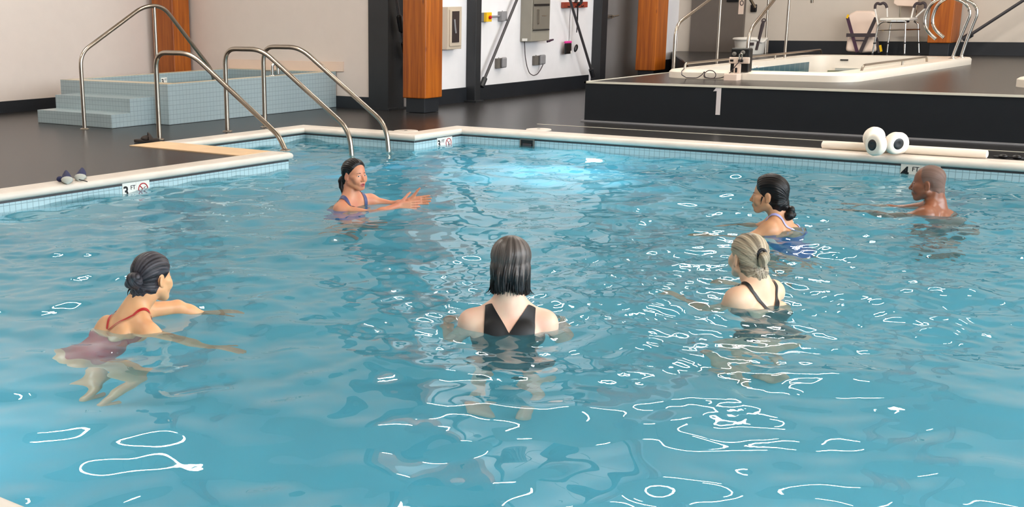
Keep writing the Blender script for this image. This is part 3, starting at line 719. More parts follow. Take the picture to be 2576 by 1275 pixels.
RP = lambda y, lst: [on_y(y, *p) for p in lst]
a0, a1, a2 = RP(7.26, [(1693, 182), (1700, 62), (1785, 0)])
a0.z = PLAT; bb = on_y(7.26, 1804, 144)
sl = (a2.z - a1.z) / (a2.x - a1.x); zb = a1.z + sl * (bb.x - a1.x)
t = rail('spa_handrail', [(a1.x, 7.26, PLAT), a1, (bb.x, 7.26, zb), (bb.x + 0.7, 7.26, zb), (bb.x + 1.0, 7.26, zb - 0.2)], 0.019, 'steel spa handrail at the platform edge beside the orange column', 'spa handrails', [(a1.x, 7.26, PLAT)])
MB().tube([(bb.x, 7.26, PLAT), (bb.x, 7.26, zb)], 0.016, 12).build('post', 'chrome', t)
c1, c2 = RP(6.9, [(1884, 78), (1947, 0)]); dd = on_y(6.9, 1974, 146)
sl = (c2.z - c1.z) / (c2.x - c1.x); zd = c1.z + sl * (dd.x - c1.x)
t = rail('spa_handrail', [(c1.x, 6.9, 0.64), c1, (dd.x, 6.9, zd), (dd.x + 0.7, 6.9, zd), (dd.x + 0.75, 6.9, zd - 0.3)], 0.021, 'steel spa handrail rising behind the black lift socket', 'spa handrails', [(c1.x, 6.9, 0.644)])
MB().tube([(dd.x, 6.9, 0.64), (dd.x, 6.9, zd)], 0.018, 12).build('post', 'chrome', t)
ep = on_z(PLAT, 1925, 131)
tag(MB().tube([(19.75, on_x(19.75, 1925, 130).y, PLAT), (19.75, on_x(19.75, 1931, 0).y, 2.2)], 0.016, 10).build('steel_post', 'chrome'), 'thin upright steel post beside the white bucket', 'post')
l0 = on_y(6.88, 1722, 172); l1 = on_y(6.88, 1727, 160); l2 = on_y(6.88, 2058, 129); l3 = on_y(6.88, 2066, 138)
zl = 0.7
t = rail('low_grab_rail', [(l0.x, 6.88, 0.64), (l0.x + 0.02, 6.88, zl), (l3.x - 0.03, 6.88, zl), (l3.x, 6.88, 0.64)], 0.013, 'long low steel grab rail on the spa rim nearest the brown door', 'spa grab rails', rad=0.07)
for k in (0.35, 0.62): MB().tube([(l0.x + (l3.x - l0.x) * k, 6.88, 0.64), (l0.x + (l3.x - l0.x) * k, 6.88, zl)], 0.013, 10).build('support', 'chrome', t)
m0, m3 = on_z(0.645, 2260, 180), on_z(0.645, 2384, 156)
t = rail('low_grab_rail', [(m0.x, 5.02, 0.64), (m0.x + 0.05, 5.02, zl), (m3.x - 0.03, 5.02, zl), (m3.x, 5.02, 0.64)], 0.013, 'low steel grab rail on the spa rim beside the curved ladder rails', 'spa grab rails', rad=0.07)
for k in (0.6,): MB().tube([(m0.x + (m3.x - m0.x) * k, 5.02, 0.64), (m0.x + (m3.x - m0.x) * k, 5.02, zl)], 0.013, 10).build('support', 'chrome', t)

# hooped ladder rails of the spa
K3 = lambda x, y: (2100 + x / 6.779, y / 6.779)
hoopA = [(2000, 1010), (2100, 740), (2230, 430), (2310, 240), (2290, 130), (2230, 60), (2130, 5), (1990, -45), (1830, -45), (1700, 15), (1610, 110), (1555, 230), (1532, 340), (1540, 430), (1575, 520), (1640, 595), (1725, 668)]
hoopB = [(x + 128, y - (5 if y > 900 else 22 if x < 1900 else 10)) for x, y in hoopA]
hoopB = [(2150, 1000), (2230, 740), (2350, 430), (2430, 240), (2420, 130), (2360, 60), (2260, 5), (2120, -50), (1960, -50), (1830, 10), (1740, 105), (1690, 220), (1665, 330), (1672, 420), (1715, 510), (1780, 575), (1860, 640)]
for xx, hp, lab in ((17.08, hoopA, 'curved chrome ladder rail of the spa, the one nearer the long grab rail'), (17.45, hoopB, 'curved chrome ladder rail of the spa, the one nearer the end of the rim')):
    P = [on_x(xx, *K3(*p)) for p in hp]; P[0].z = 0.643
    t = thing('ladder_rail', P[0], lab, 'ladder rail', 'spa ladder rails')
    MB().tube(smooth_path(P, 0.2, 4), 0.02, 14).build('tube', 'bright_chrome', t)
    MB().lathe([(0, 0.012), (0.03, 0.012), (0.045, 0.005), (0.046, 0), (0, 0)], 18, Matrix.Translation(P[0])).build('flange', 'bright_chrome', t)

# pool lift socket with padlock and cable
def lift():
    X = 13.5; P = lambda px, py: on_x(X, px, py)
    q = lambda x, y: P(1790 + x / 5.795, y / 5.795)
    t = thing('lift_socket', (X, q(400, 1100).y, 0.645), 'black and cream lift socket with padlock on the front spa rim', 'lift socket')
    def bx(x0, y0, x1, y1, xa, xb, name, m, bv=0.008):
        p0, p1 = q(x0, y0), q(x1, y1)
        MB().box(X + xa, X + xb, p1.y, p0.y, p1.z, p0.z).build(name, m, t, bevel=bv, smooth=False)
    bx(285, 700, 530, 1055, 0.0, 0.1, 'post_block', 'black_plastic', 0.015)
    bx(268, 830, 560, 930, -0.02, 0.0, 'cross_plate', 'splash_panel')
    bx(335, 925, 428, 1080, -0.018, 0.0, 'stem_plate', 'splash_panel')
    bx(285, 865, 332, 895, -0.028, -0.019, 'latch', 'black_plastic', 0.002)
    bx(358, 985, 382, 1055, -0.026, -0.017, 'slot', 'black_plastic', 0.002)
    bx(255, 1065, 440, 1190, -0.13, -0.02, 'foot_plate', 'splash_panel')
    for bx_, by_ in ((335, 785), (460, 765)): MB().ball(q(bx_, by_) + Vector((-0.005, 0, 0)), (0.012, 0.026, 0.022), 10).build('knob', 'grey_box_dark', t)
    k = thing('padlock', q(450, 880) + Vector((-0.04, 0, 0)), 'small steel padlock hanging on the black lift socket', 'padlock')
    p0, p1 = q(415, 862), q(482, 905)
    MB().box(X - 0.055, X - 0.03, p1.y, p0.y, p1.z, p0.z).build('lock_body', 'black_plastic', k, bevel=0.006, smooth=False)
    MB().tube(smooth_path([q(430, 865) + Vector((-0.042, 0, 0)), q(435, 780) + Vector((-0.042, 0, 0)), q(472, 780) + Vector((-0.042, 0, 0)), q(470, 865) + Vector((-0.042, 0, 0))], 0.02), 0.007, 8).build('shackle', 'bright_chrome', k)
lift()
cab = [(1866, 150), (1852, 165), (1838, 183)]
kk = lambda x, y: (1600 + x / 3.963, y / 3.963)
pts = [on_x(13.43, 1866, 148), on_x(13.42, 1850, 166)]
for p in ((930, 735), (860, 775), (790, 800), (720, 800), (675, 770), (680, 730), (720, 700), (770, 705), (800, 740), (785, 780), (740, 800), (680, 770), (685, 705), (660, 745), (610, 785), (560, 795), (500, 780), (455, 745), (455, 710), (480, 685)):
    pts.append(on_z(0.652, *kk(*p)) if p[1] < 760 and p[0] < 620 else on_x(13.46, *kk(*p)))
for p in pts: p.z = max(p.z, 0.57)
tag(MB().tube(smooth_path(pts, 0.05, 4), 0.005, 8).build('tether_cable', 'strap_dark'), 'thin dark cable looped loosely over the front spa rim', 'cable')

# bucket with a long-handled paddle
def bucket():
    X = 19.45; c = on_x(X, 1885, 132); R_ = 0.24
    t = thing('bucket', (X, c.y, PLAT), 'large white plastic bucket standing by the brown door', 'bucket')
    top = on_x(X, 1885, 96).z
    M_ = Matrix.Translation((X, c.y, 0))
    MB().lathe([(0.0, PLAT), (R_ * 0.84, PLAT), (R_ * 0.87, PLAT + 0.01), (R_ * 0.98, top), (R_ * 0.94, top), (R_ * 0.82, PLAT + 0.03), (0, PLAT + 0.03)], 36, M_).build('body', 'white_plastic', t)
    MB().tube([(X + R_ * math.cos(a), c.y + R_ * math.sin(a), top - 0.01 - (0.045 * math.exp(-((a - 4.35) / 0.28) ** 2))) for a in [2 * PI * i / 48 for i in range(48)]], 0.02, 8, closed=True).build('lip', 'white_plastic', t)
    MB().box(X - R_ - 0.005, X - R_ + 0.03, c.y - 0.16, c.y - 0.1, top - 0.1, top - 0.055).build('vent', 'strap_dark', t, bevel=0.005)
    p = thing('paddle', (X - 0.1, c.y - 0.12, PLAT + 0.05), 'dark flat paddle handle sticking out of the white bucket', 'paddle')
    e0, e1 = on_x(X - 0.15, 1911, 92), on_x(X - 0.15, 1921, 52)
    d = (e1 - e0).normalized()
    MB().tube([e0 - d * 0.2, e0, e0.lerp(e1, 0.7), e1], [0.022, 0.024, 0.03, 0.022], 10, flat=0.4).build('blade', 'strap_dark', p)
    side = Vector((0, 1, 0))
    MB().tube([e1 + (side * math.cos(a) + d * math.sin(a)) * 0.028 for a in [2 * PI * i / 20 for i in range(20)]], 0.009, 8, closed=True).build('hanging_loop', 'strap_dark', p)
bucket()

# cream transfer seat with dark straps, leaning on the wall
def sling_seat():
    X = 19.72
    P = lambda x, y, dx=0: on_x(X + dx, *K3(x, y))
    t = thing('transfer_seat', (X, P(430, 900).y, PLAT), 'cream transfer seat with dark crossed straps leaning on the wall', 'transfer seat')
    def slab_(pts, th, name, m, d0=0.0, bevel=0.03, d1=0.0):
        vs = [P(x, y, d0) for x, y in pts]; 
        zs = [v.z for v in vs]; z0, z1 = min(zs), max(zs)
        vs = [v + Vector(((v.z - z0) * 0.16, 0, 0)) for v in vs]
        n = len(vs); v2 = [v + Vector((th, 0, 0)) for v in vs]
        MB().add(vs + v2, [tuple(range(n)), tuple(range(2 * n - 1, n - 1, -1))] + [(i, (i + 1) % n, n + (i + 1) % n, n + i) for i in range(n)]).build(name, m, t, bevel=bevel, smooth=False, seg=3)
    slab_([(230, 620), (200, 250), (330, 185), (620, 185), (690, 250), (700, 620)], 0.07, 'back_shell', 'splash_panel', -0.02)
    slab_([(165, 880), (190, 600), (690, 600), (690, 890), (420, 905)], 0.12, 'seat_pad', 'splash_panel', -0.14, 0.045)
    def strap(a, b, wd, name='strap', m='strap_dark', dx=-0.16):
        p, q = P(*a, dx), P(*b, dx); d = (q - p).normalized(); n_ = d.cross(Vector((1, 0, 0))).normalized() * wd
        th = Vector((0.012, 0, 0))
        vs = [p - n_, p + n_, q + n_, q - n_]; vs += [v + th for v in vs]
        MB().add(vs, [(0, 1, 2, 3), (7, 6, 5, 4), (0, 4, 5, 1), (1, 5, 6, 2), (2, 6, 7, 3), (3, 7, 4, 0)]).build(name, m, t, smooth=False)
    strap((215, 300), (380, 890), 0.022, m='purple_dark')
    strap((700, 300), (430, 890), 0.024, dx=-0.165)
    strap((195, 600), (690, 600), 0.026, dx=-0.17)
    strap((230, 250), (205, 310), 0.014, 'strap_tip', 'yellow', -0.168)
    strap((340, 690), (520, 690), 0.012, dx=-0.172)
    strap((770, 770), (790, 880), 0.015, 'strap_tip', 'yellow', -0.1)
    strap((700, 640), (760, 900), 0.02, dx=-0.09)
sling_seat()

# shower chair with padded arm grips
def shower_chair():
    Xf, Xb = 19.42, 19.74
    t = thing('shower_chair', (19.6, on_x(19.6, 2250, 138).y, PLAT), 'aluminium shower chair with dark padded arm grips by the spa', 'chair')
    f = lambda x, y: on_x(Xf, *K3(x, y)); g = lambda x, y: on_x(Xb, *K3(x, y))
    def to_floor(p): return Vector((p.x, p.y, PLAT))
    seat_z = f(1000, 330).z
    def leg(pts, foot):
        P = pts; b = to_floor(foot)
        l = MB().tube(smooth_path(P + [b + Vector((0, 0, 0.02))], 0.06), 0.013, 10).build('leg', 'bright_chrome', t)
        MB().lathe([(0, 0), (0.02, 0), (0.017, 0.035), (0.0, 0.035)], 12, Matrix.Translation(b)).build('rubber_foot', 'black_rubber', l)
        mid = P[-1].lerp(b, 0.6); MB().lathe([(0, -0.01), (0.019, -0.01), (0.019, 0.01), (0, 0.01)], 12, Matrix.Translation(mid)).build('collar', 'black_rubber', l)
    top = f(830, 365)
    leg([f(1210, 362), f(1205, 400)], f(1188, 930))
    leg([f(1210, 365), f(830, 362), f(740, 420)], f(640, 930))
    leg([g(1350, 362), g(1420, 400)], g(1440, 880))
    leg([g(960, 380), g(945, 450)], g(890, 880))
    s0, s1 = f(750, 300), g(1420, 300)
    MB().box(Xf - 0.02, Xb + 0.02, g(1415, 300).y, f(770, 300).y, seat_z - 0.02, seat_z + 0.02).build('seat', 'white_plastic', t, bevel=0.018, smooth=False, seg=3)
    br = MB(); br.box(Xf + 0.04, Xb - 0.04, g(1300, 300).y, f(880, 300).y, seat_z - 0.05, seat_z - 0.02); br.build('seat_bracket', 'strap_dark', t, bevel=0.01, smooth=False)
    MB().tube([f(735, 515), f(1205, 505), g(1450, 500)], 0.009, 8).build('stretcher', 'bright_chrome', t)
    # arms: two angled bars each side under a padded grip
    for a, b, gp, S, nm in (((735, 420), (895, 290), [(685, 150), (690, 85), (725, 50), (775, 75), (825, 45), (870, 75), (890, 135)], None, 'l'), ((1300, 320), (1385, 290), [(1345, 130), (1370, 75), (1405, 50), (1460, 70), (1510, 40), (1550, 75), (1540, 145)], 1, 'r')):
        fn = f if S is None else (lambda x, y: on_x(19.6, *K3(x, y)))
        arm = MB().tube([fn(*a), fn(*gp[0])], 0.011, 8).tube([fn(*b), fn(*gp[-1])], 0.011, 8).build('arm', 'white_plastic', t)
        MB().tube(smooth_path([fn(*p) for p in gp], 0.04), 0.019, 10).build('grip', 'strap_dark', arm)
    q = [on_x(19.8, *K3(x, y)) for x, y in ((1000, 60), (1060, 100), (1390, 115), (1420, 60), (1400, -190), (1020, -190))]
    n = len(q); v2 = [p + Vector((0.03, 0, 0)) for p in q]
    MB().add(q + v2, [tuple(range(n)), tuple(range(2 * n - 1, n - 1, -1))] + [(i, (i + 1) % n, n + (i + 1) % n, n + i) for i in range(n)]).build('backrest', 'splash_panel', t, bevel=0.01, smooth=False)
    for x in (1120, 1395): MB().tube([on_x(19.8, *K3(x, 110)), on_x(19.76, *K3(x - 15, 310))], 0.01, 8).build('back_post', 'bright_chrome', t)
shower_chair()

# ------------------------------------------------------------------ small things round the pool
def noodle():
    a, b = Vector((11.275, 4.27, DECK + 0.038)), Vector((11.29, 2.945, DECK + 0.038))
    pts = [a + (b - a) * (i / 24) for i in range(25)]
    r = [0.02, 0.031] + [0.035] * 21 + [0.031, 0.02]
    pts[1] = a + (b - a).normalized() * 0.006; pts[-2] = b - (b - a).normalized() * 0.006
    tag(MB().tube(pts, r, 24).build('foam_noodle', 'foam'), 'long white foam noodle lying along the back pool coping', 'foam noodle')
noodle()
def dumbbell(ca, cb, label):
    ca, cb = Vector(ca), Vector(cb); ax = (cb - ca).normalized()
    t = thing('foam_dumbbell', (ca + cb) / 2, label, 'dumbbell', 'foam water dumbbells')
    Z = Vector((0, 0, 1)); q = Z.rotation_difference(ax).to_matrix().to_4x4()
    MB().tube([ca, cb], 0.016, 14).build('handle', 'black_plastic', t)
    for c, sgn in ((ca, -1), (cb, 1)):
        F = Matrix.Translation(c) @ q
        w_ = MB().lathe([(0.03, -0.042), (0.07, -0.042), (0.083, -0.035), (0.089, -0.022), (0.091, 0.0), (0.089, 0.022), (0.083, 0.035), (0.07, 0.042), (0.03, 0.042)], 40, F).build('float_wheel', 'foam', t)
        h = sgn * 0.042
        prof_ = [(0.0, h + 0.0015 * sgn), (0.012, h + 0.0015 * sgn), (0.014, h + 0.002 * sgn), (0.04, h + 0.004 * sgn), (0.046, h + 0.001 * sgn), (0.046, h - 0.01 * sgn), (0, h - 0.01 * sgn)]
        MB().lathe(prof_, 32, F).build('hub_cap', 'black_plastic', w_)
d1a = on_z(DECK + 0.09, 2204, 363)
dumbbell((d1a.x - 0.05, d1a.y - 0.017, DECK + 0.092), (d1a.x + 0.16, d1a.y - 0.122, DECK + 0.092), 'white foam dumbbell on the coping, lower one, its black hub turned to the left')
d2a = on_z(DECK + 0.115, 2253, 357)
dumbbell((d2a.x, d2a.y, DECK + 0.105), (d2a.x + 0.175, d2a.y + 0.235, DECK + 0.122), 'white foam dumbbell lying tilted across the other one, nearer the 4 FT tile')

def goggles():
    t = thing('goggles', on_z(DECK, 2540, 400), 'black swim goggles lying on the coping past the noodle end', 'goggles')
    c = t.location
    for k in (-1, 1):
        MB().ball((c.x, c.y + k * 0.05, DECK + 0.018), (0.026, 0.036, 0.018), 10).build('lens', 'black_plastic', t)
    MB().tube(smooth_path([(c.x, c.y + 0.08, DECK + 0.01), (c.x + 0.06, c.y + 0.15, DECK + 0.008), (c.x + 0.09, c.y, DECK + 0.008), (c.x + 0.05, c.y - 0.12, DECK + 0.008), (c.x, c.y - 0.08, DECK + 0.01)], 0.05), 0.006, 8).build('strap', 'black_rubber', t)
goggles()

def shoe(px, py, ang, label):
    b = on_z(DECK, px, py)
    t = thing('water_shoe', (b.x, b.y, DECK), label, 'shoe', 'navy water shoes on the coping')
    R = Matrix.Translation((b.x, b.y, DECK + 0.002)) @ Matrix.Rotation(ang, 4, 'Z')
    secs = [(0.0, 0.02, 0.012), (0.012, 0.034, 0.034), (0.04, 0.041, 0.05), (0.08, 0.042, 0.062), (0.12, 0.038, 0.07), (0.155, 0.035, 0.074), (0.185, 0.034, 0.077), (0.208, 0.028, 0.08), (0.222, 0.016, 0.07), (0.226, 0.006, 0.05)]
    vs, fs, n = [], [], 16
    for l, hw, h in secs:
        for j in range(n):
            a = 2 * PI * j / n; cx = hw * math.cos(a); cz_ = h * 0.5 * (1 + math.sin(a)) * (1 if math.sin(a) > 0 else 1)
            vs.append(R @ Vector((cx * (1 - 0.35 * max(0, math.sin(a))), l, cz_)))
    for i in range(len(secs) - 1):
        for j in range(n): fs.append((i * n + j, i * n + (j + 1) % n, (i + 1) * n + (j + 1) % n, (i + 1) * n + j))
    fs += [tuple(range(n)), tuple(reversed(range((len(secs) - 1) * n, len(secs) * n)))]
    MB().add(vs, fs).build('upper', 'navy_cloth', t)
    vs, fs = [], []
    so = [(-0.012, 0.008, 0.014), (-0.006, 0.022, 0.03), (0.01, 0.037, 0.044), (0.034, 0.0445, 0.054), (0.07, 0.046, 0.05), (0.11, 0.043, 0.022), (0.17, 0.038, 0.016), (0.205, 0.022, 0.016)]
    for l, hw, h in so:
        for j in range(n):
            a = 2 * PI * j / n; vs.append(R @ Vector((hw * math.cos(a), l, h * 0.5 * (1 + math.sin(a)) - 0.001)))
    for i in range(len(so) - 1):
        for j in range(n): fs.append((i * n + j, i * n + (j + 1) % n, (i + 1) * n + (j + 1) % n, (i + 1) * n + j))
    fs += [tuple(range(n)), tuple(reversed(range((len(so) - 1) * n, len(so) * n)))]
    MB().add(vs, fs).build('sole', 'grey_sole', t)
    return t, R
t, R = shoe(170, 463, -0.62, 'navy and grey water shoe on the coping, the one nearer the picture edge')
MB().ball(R @ Vector((-0.052, 0.1, 0.026)), (0.026, 0.03, 0.022), 10).build('tongue', 'navy_cloth', t)
t, R = shoe(200, 456, -0.78, 'navy and grey water shoe on the coping with a trailing lace')
MB().tube(smooth_path([R @ Vector((-0.04, 0.03, 0.02)), R @ Vector((0.01, -0.02, 0.012)), R @ Vector((0.05, -0.05, 0.006)), R @ Vector((0.07, -0.09, 0.006))], 0.03), 0.004, 8).build('lace', 'black_rubber', t)
def sandal():
    p, q = on_z(DECK, 337, 358), on_z(DECK, 402, 355)
    ax = (q - p); ln = ax.length; ang = math.atan2(ax.y, ax.x)
    t = thing('sandal', p, 'dark sandal lying at the foot of the nearest pool handrail', 'sandal')
    R = Matrix.Translation(p) @ Matrix.Rotation(ang, 4, 'Z')
    outl = []
    for i in range(28):
        a = 2 * PI * i / 28; x = ln * (0.5 + 0.5 * math.cos(a)); wd = 0.045 - 0.012 * math.cos(a + 0.4)
        outl.append((x, wd * math.sin(a)))
    n = len(outl)
    vs = [R @ Vector((x, y, z)) for z in (0.0, 0.03) for x, y in outl]
    MB().add(vs, [tuple(range(n)), tuple(range(2 * n - 1, n - 1, -1))] + [(i, (i + 1) % n, n + (i + 1) % n, n + i) for i in range(n)]).build('sole', 'dark_cloth', t, bevel=0.008, smooth=False)
    MB().tube([R @ Vector((ln * 0.62, 0.045 * math.cos(a), 0.02 + 0.05 * math.sin(a))) for a in [PI * i / 12 for i in range(13)]], 0.03, 10, flat=0.25).build('strap', 'dark_cloth', t)
    MB().ball(R @ Vector((ln * 0.5, 0, 0.035)), (0.07, 0.045, 0.03), 10).build('footbed', 'dark_cloth', t)
sandal()
for px, py, lab in ((1021, 330, 'round cream skimmer lid in the deck beside the handrail corner'), (1355, 326, 'round cream skimmer lid in the deck behind the back coping')):
    p = on_z(DECK, px, py)
    t = thing('deck_skimmer', (p.x, p.y, DECK), lab, 'skimmer lid', 'skimmer lids')
    MB().lathe([(0, 0.008), (0.1, 0.008), (0.125, 0.006), (0.13, -0.004), (0, -0.004)], 40, Matrix.Translation((p.x, p.y, DECK))).build('lid', 'coping', t)
    MB().lathe([(0, 0.003), (0.016, 0.003), (0.018, 0), (0, 0)], 16, Matrix.Translation((p.x, p.y, DECK + 0.007))).build('finger_hole', 'grey_box_dark', t)
def skimmer():
    a, b = on_x(11.118, 1312, 345), on_x(11.118, 1342, 366)
    t = thing('skimmer_mouth', (11.118, (a.y + b.y) / 2, 0), 'dark rectangular skimmer mouth in the tiled back edge', 'skimmer')
    z1, z0 = 0.066, -0.08
    MB().box(11.112, 11.121, b.y, a.y, z0, z1).build('mouth', 'black_plastic', t, smooth=False)
    f = MB()
    for q in ((b.y - 0.012, b.y), (a.y, a.y + 0.012)): f.box(11.104, 11.121, q[0], q[1], z0, z1)
    f.box(11.104, 11.121, b.y - 0.012, a.y + 0.012, z1, z1 + 0.01)
    f.build('frame', 'grey_box_dark', t, smooth=False)
    MB().box(11.1, 11.115, b.y + 0.02, (a.y + b.y) / 2 + 0.05, -0.04, 0.03).build('weir_flap', 'strap_dark', t, bevel=0.004, smooth=False)
skimmer()
# underwater lamps: the one seen in the back wall, two unseen ones added to brighten the water
def pool_lamp(x, y, z, sgn, label, watts):
    F = Matrix.Translation((x, y, z)) @ Matrix.Rotation(sgn * PI / 2, 4, 'Y')
    t = thing('pool_lamp', (x, y, z), label, 'pool lamp')
    MB().lathe([(0, 0.012), (0.075, 0.01), (0.085, 0), (0, 0)], 28, F).build('lens', 'pool_lamp_glow', t)
    MB().lathe([(0.084, 0.0), (0.084, 0.02), (0.11, 0.016), (0.115, 0), (0.08, 0)], 28, F).build('bezel', 'bright_chrome', t)
    l = bpy.data.lights.new('pool_lamp_beam', 'AREA'); l.energy = watts; l.color = (0.84, 0.97, 1.0); l.shape = 'DISK'; l.size = 0.16
    o = bpy.data.objects.new('pool_lamp_beam', l); C.objects.link(o); o.parent = t
    o.matrix_local = Matrix.Translation((sgn * 0.03, 0, 0)) @ Matrix.Rotation(-sgn * PI / 2, 4, 'Y')
pool_lamp(11.118, 6.42, -0.55, -1, 'glowing round underwater lamp in the back pool wall', 20)
pool_lamp(1.872, 5.0, -0.55, 1, 'added, unseen underwater lamp in the near pool wall, on the side of the navy shoes', 17)
pool_lamp(1.872, 0.8, -0.55, 1, 'added, unseen underwater lamp in the near pool wall, across from the white noodle', 18)
# ------------------------------------------------------------------ people: bodies grown as one smooth surface from a blended field
def npv(*a): return np.array(a, float)
def unit(v): v = np.asarray(v, float); return v / np.linalg.norm(v)
class Field:
    """signed distance on a grid; shapes are blended in, each only near itself"""
    def __init__(self, xs, ys, zs):
        self.ax = [np.asarray(xs), np.asarray(ys), np.asarray(zs)]
        self.d = np.full((len(xs), len(ys), len(zs)), 0.2, np.float32)
    def _box(self, lo, hi):
        sl = []
        for a, l, h in zip(self.ax, lo, hi):
            i0, i1 = np.searchsorted(a, l), np.searchsorted(a, h)
            if i1 <= i0: return None
            sl.append(slice(i0, i1))
        return tuple(sl)
    def apply(self, lo, hi, fn, k, sub=False, pad=0.035):
        sl = self._box(np.asarray(lo) - pad - k, np.asarray(hi) + pad + k)
        if sl is None: return
        X = np.stack(np.meshgrid(*[a[q] for a, q in zip(self.ax, sl)], indexing='ij'), -1).astype(np.float32)
        d = fn(X).astype(np.float32); cur = self.d[sl]
        if sub:
            h = np.clip(0.5 - 0.5 * (cur + d) / k, 0, 1); self.d[sl] = cur * (1 - h) - d * h + k * h * (1 - h)
        else:
            h = np.clip(0.5 + 0.5 * (cur - d) / k, 0, 1); self.d[sl] = cur * (1 - h) + d * h - k * h * (1 - h)
def sd_cone(P, a, b, ra, rb):
    a, b = np.asarray(a, np.float32), np.asarray(b, np.float32); ba = b - a
    h = np.clip(((P - a) @ ba) / max(float(ba @ ba), 1e-9), 0, 1)
    return np.linalg.norm(P - a - h[..., None] * ba, axis=-1) - (ra + (rb - ra) * h)
def sd_ell(P, c, r, R=None):
    q = P - np.asarray(c, np.float32)
    if R is not None: q = q @ np.asarray(R, np.float32)      # columns of R are the ellipsoid's own axes
    r = np.asarray(r, np.float32)
    k0 = np.linalg.norm(q / r, axis=-1); k1 = np.linalg.norm(q / (r * r), axis=-1)
    return k0 * (k0 - 1.0) / np.maximum(k1, 1e-6)
def cone(F, a, b, ra, rb, k=0.02, sub=False):
    a, b = np.asarray(a, float), np.asarray(b, float); r = max(ra, rb)
    F.apply(np.minimum(a, b) - r, np.maximum(a, b) + r, lambda P: sd_cone(P, a, b, ra, rb), k, sub)
def ell(F, c, r, R=None, k=0.02, sub=False):
    m = max(r); c = np.asarray(c, float)
    F.apply(c - m, c + m, lambda P: sd_ell(P, c, r, R), k, sub)

def surface_net(F):
    d = F.d; s_ = d < 0; nx, ny, nz = d.shape
    c = np.zeros((nx - 1, ny - 1, nz - 1), np.int8)
    for i in (0, 1):
        for j in (0, 1):
            for k in (0, 1): c += s_[i:nx - 1 + i, j:ny - 1 + j, k:nz - 1 + k]
    act = (c > 0) & (c < 8)
    I = np.argwhere(act); vid = np.full(act.shape, -1, np.int64); vid[act] = np.arange(len(I))
    acc = np.zeros((len(I), 3)); cnt = np.zeros(len(I))
    off = [(i, j, k) for i in (0, 1) for j in (0, 1) for k in (0, 1)]
    val = {o: d[I[:, 0] + o[0], I[:, 1] + o[1], I[:, 2] + o[2]] for o in off}
    for a in off:
        for ax in range(3):
            if a[ax]: continue
            b = list(a); b[ax] = 1; b = tuple(b)
            va, vb = val[a], val[b]; m = (va < 0) != (vb < 0)
            t = np.where(m, va / np.where(m, va - vb, 1), 0)
            p = np.tile(np.array(a, float), (len(I), 1)); p[:, ax] += t
            acc[m] += p[m]; cnt[m] += 1
    g = I + acc / cnt[:, None]
    V = np.empty((len(I), 3))
    for ax in range(3): V[:, ax] = np.interp(g[:, ax], np.arange(len(F.ax[ax])), F.ax[ax])
    quads = []
    for ax in range(3):
        b, c2 = (ax + 1) % 3, (ax + 2) % 3
        lo = [slice(None)] * 3; hi = [slice(None)] * 3
        lo[ax] = slice(0, -1); hi[ax] = slice(1, None)
        ch = s_[tuple(lo)] != s_[tuple(hi)]
        E_ = np.argwhere(ch)
        n_ = [d.shape[0], d.shape[1], d.shape[2]]
        ok = (E_[:, b] > 0) & (E_[:, c2] > 0) & (E_[:, b] < n_[b] - 1) & (E_[:, c2] < n_[c2] - 1)
        E_ = E_[ok]; ins = s_[E_[:, 0], E_[:, 1], E_[:, 2]]
        def cell(db, dc):
            q = E_.copy(); q[:, b] -= db; q[:, c2] -= dc; return vid[q[:, 0], q[:, 1], q[:, 2]]
        q = np.stack([cell(1, 1), cell(0, 1), cell(0, 0), cell(1, 0)], -1)
        q[~ins] = q[~ins][:, ::-1]
        quads.append(q)
    return V, np.concatenate(quads)

def np_mesh(name, V, Q, mats, parent=None, idx=None):
    Q = [np.asarray(Q)] if not isinstance(Q, list) else Q
    me = bpy.data.meshes.new(name)
    me.vertices.add(len(V)); me.vertices.foreach_set('co', np.asarray(V, np.float32).ravel())
    tot = sum(q.size for q in Q); nf = sum(len(q) for q in Q)
    me.loops.add(tot); me.loops.foreach_set('vertex_index', np.concatenate([q.ravel() for q in Q]).astype(np.int32))
    me.polygons.add(nf)
    lens = np.concatenate([np.full(len(q), q.shape[1]) for q in Q]).astype(np.int32)
    me.polygons.foreach_set('loop_start', np.concatenate([[0], np.cumsum(lens)[:-1]]).astype(np.int32))
    me.polygons.foreach_set('loop_total', lens)
    if idx is not None: me.polygons.foreach_set('material_index', np.asarray(idx, np.int32))
    me.update(calc_edges=True); me.validate(); me.shade_smooth()
    for m in mats: me.materials.append(M[m] if isinstance(m, str) else m)
    o = bpy.data.objects.new(name, me); C.objects.link(o)
    if parent is not None: o.parent = parent
    return o

def vert_normals(V, Q):
    n = np.zeros_like(V); fn = np.cross(V[Q[:, 2]] - V[Q[:, 0]], V[Q[:, 3]] - V[Q[:, 1]])
    for i in range(4): np.add.at(n, Q[:, i], fn)
    return n / np.maximum(np.linalg.norm(n, axis=1, keepdims=True), 1e-12)

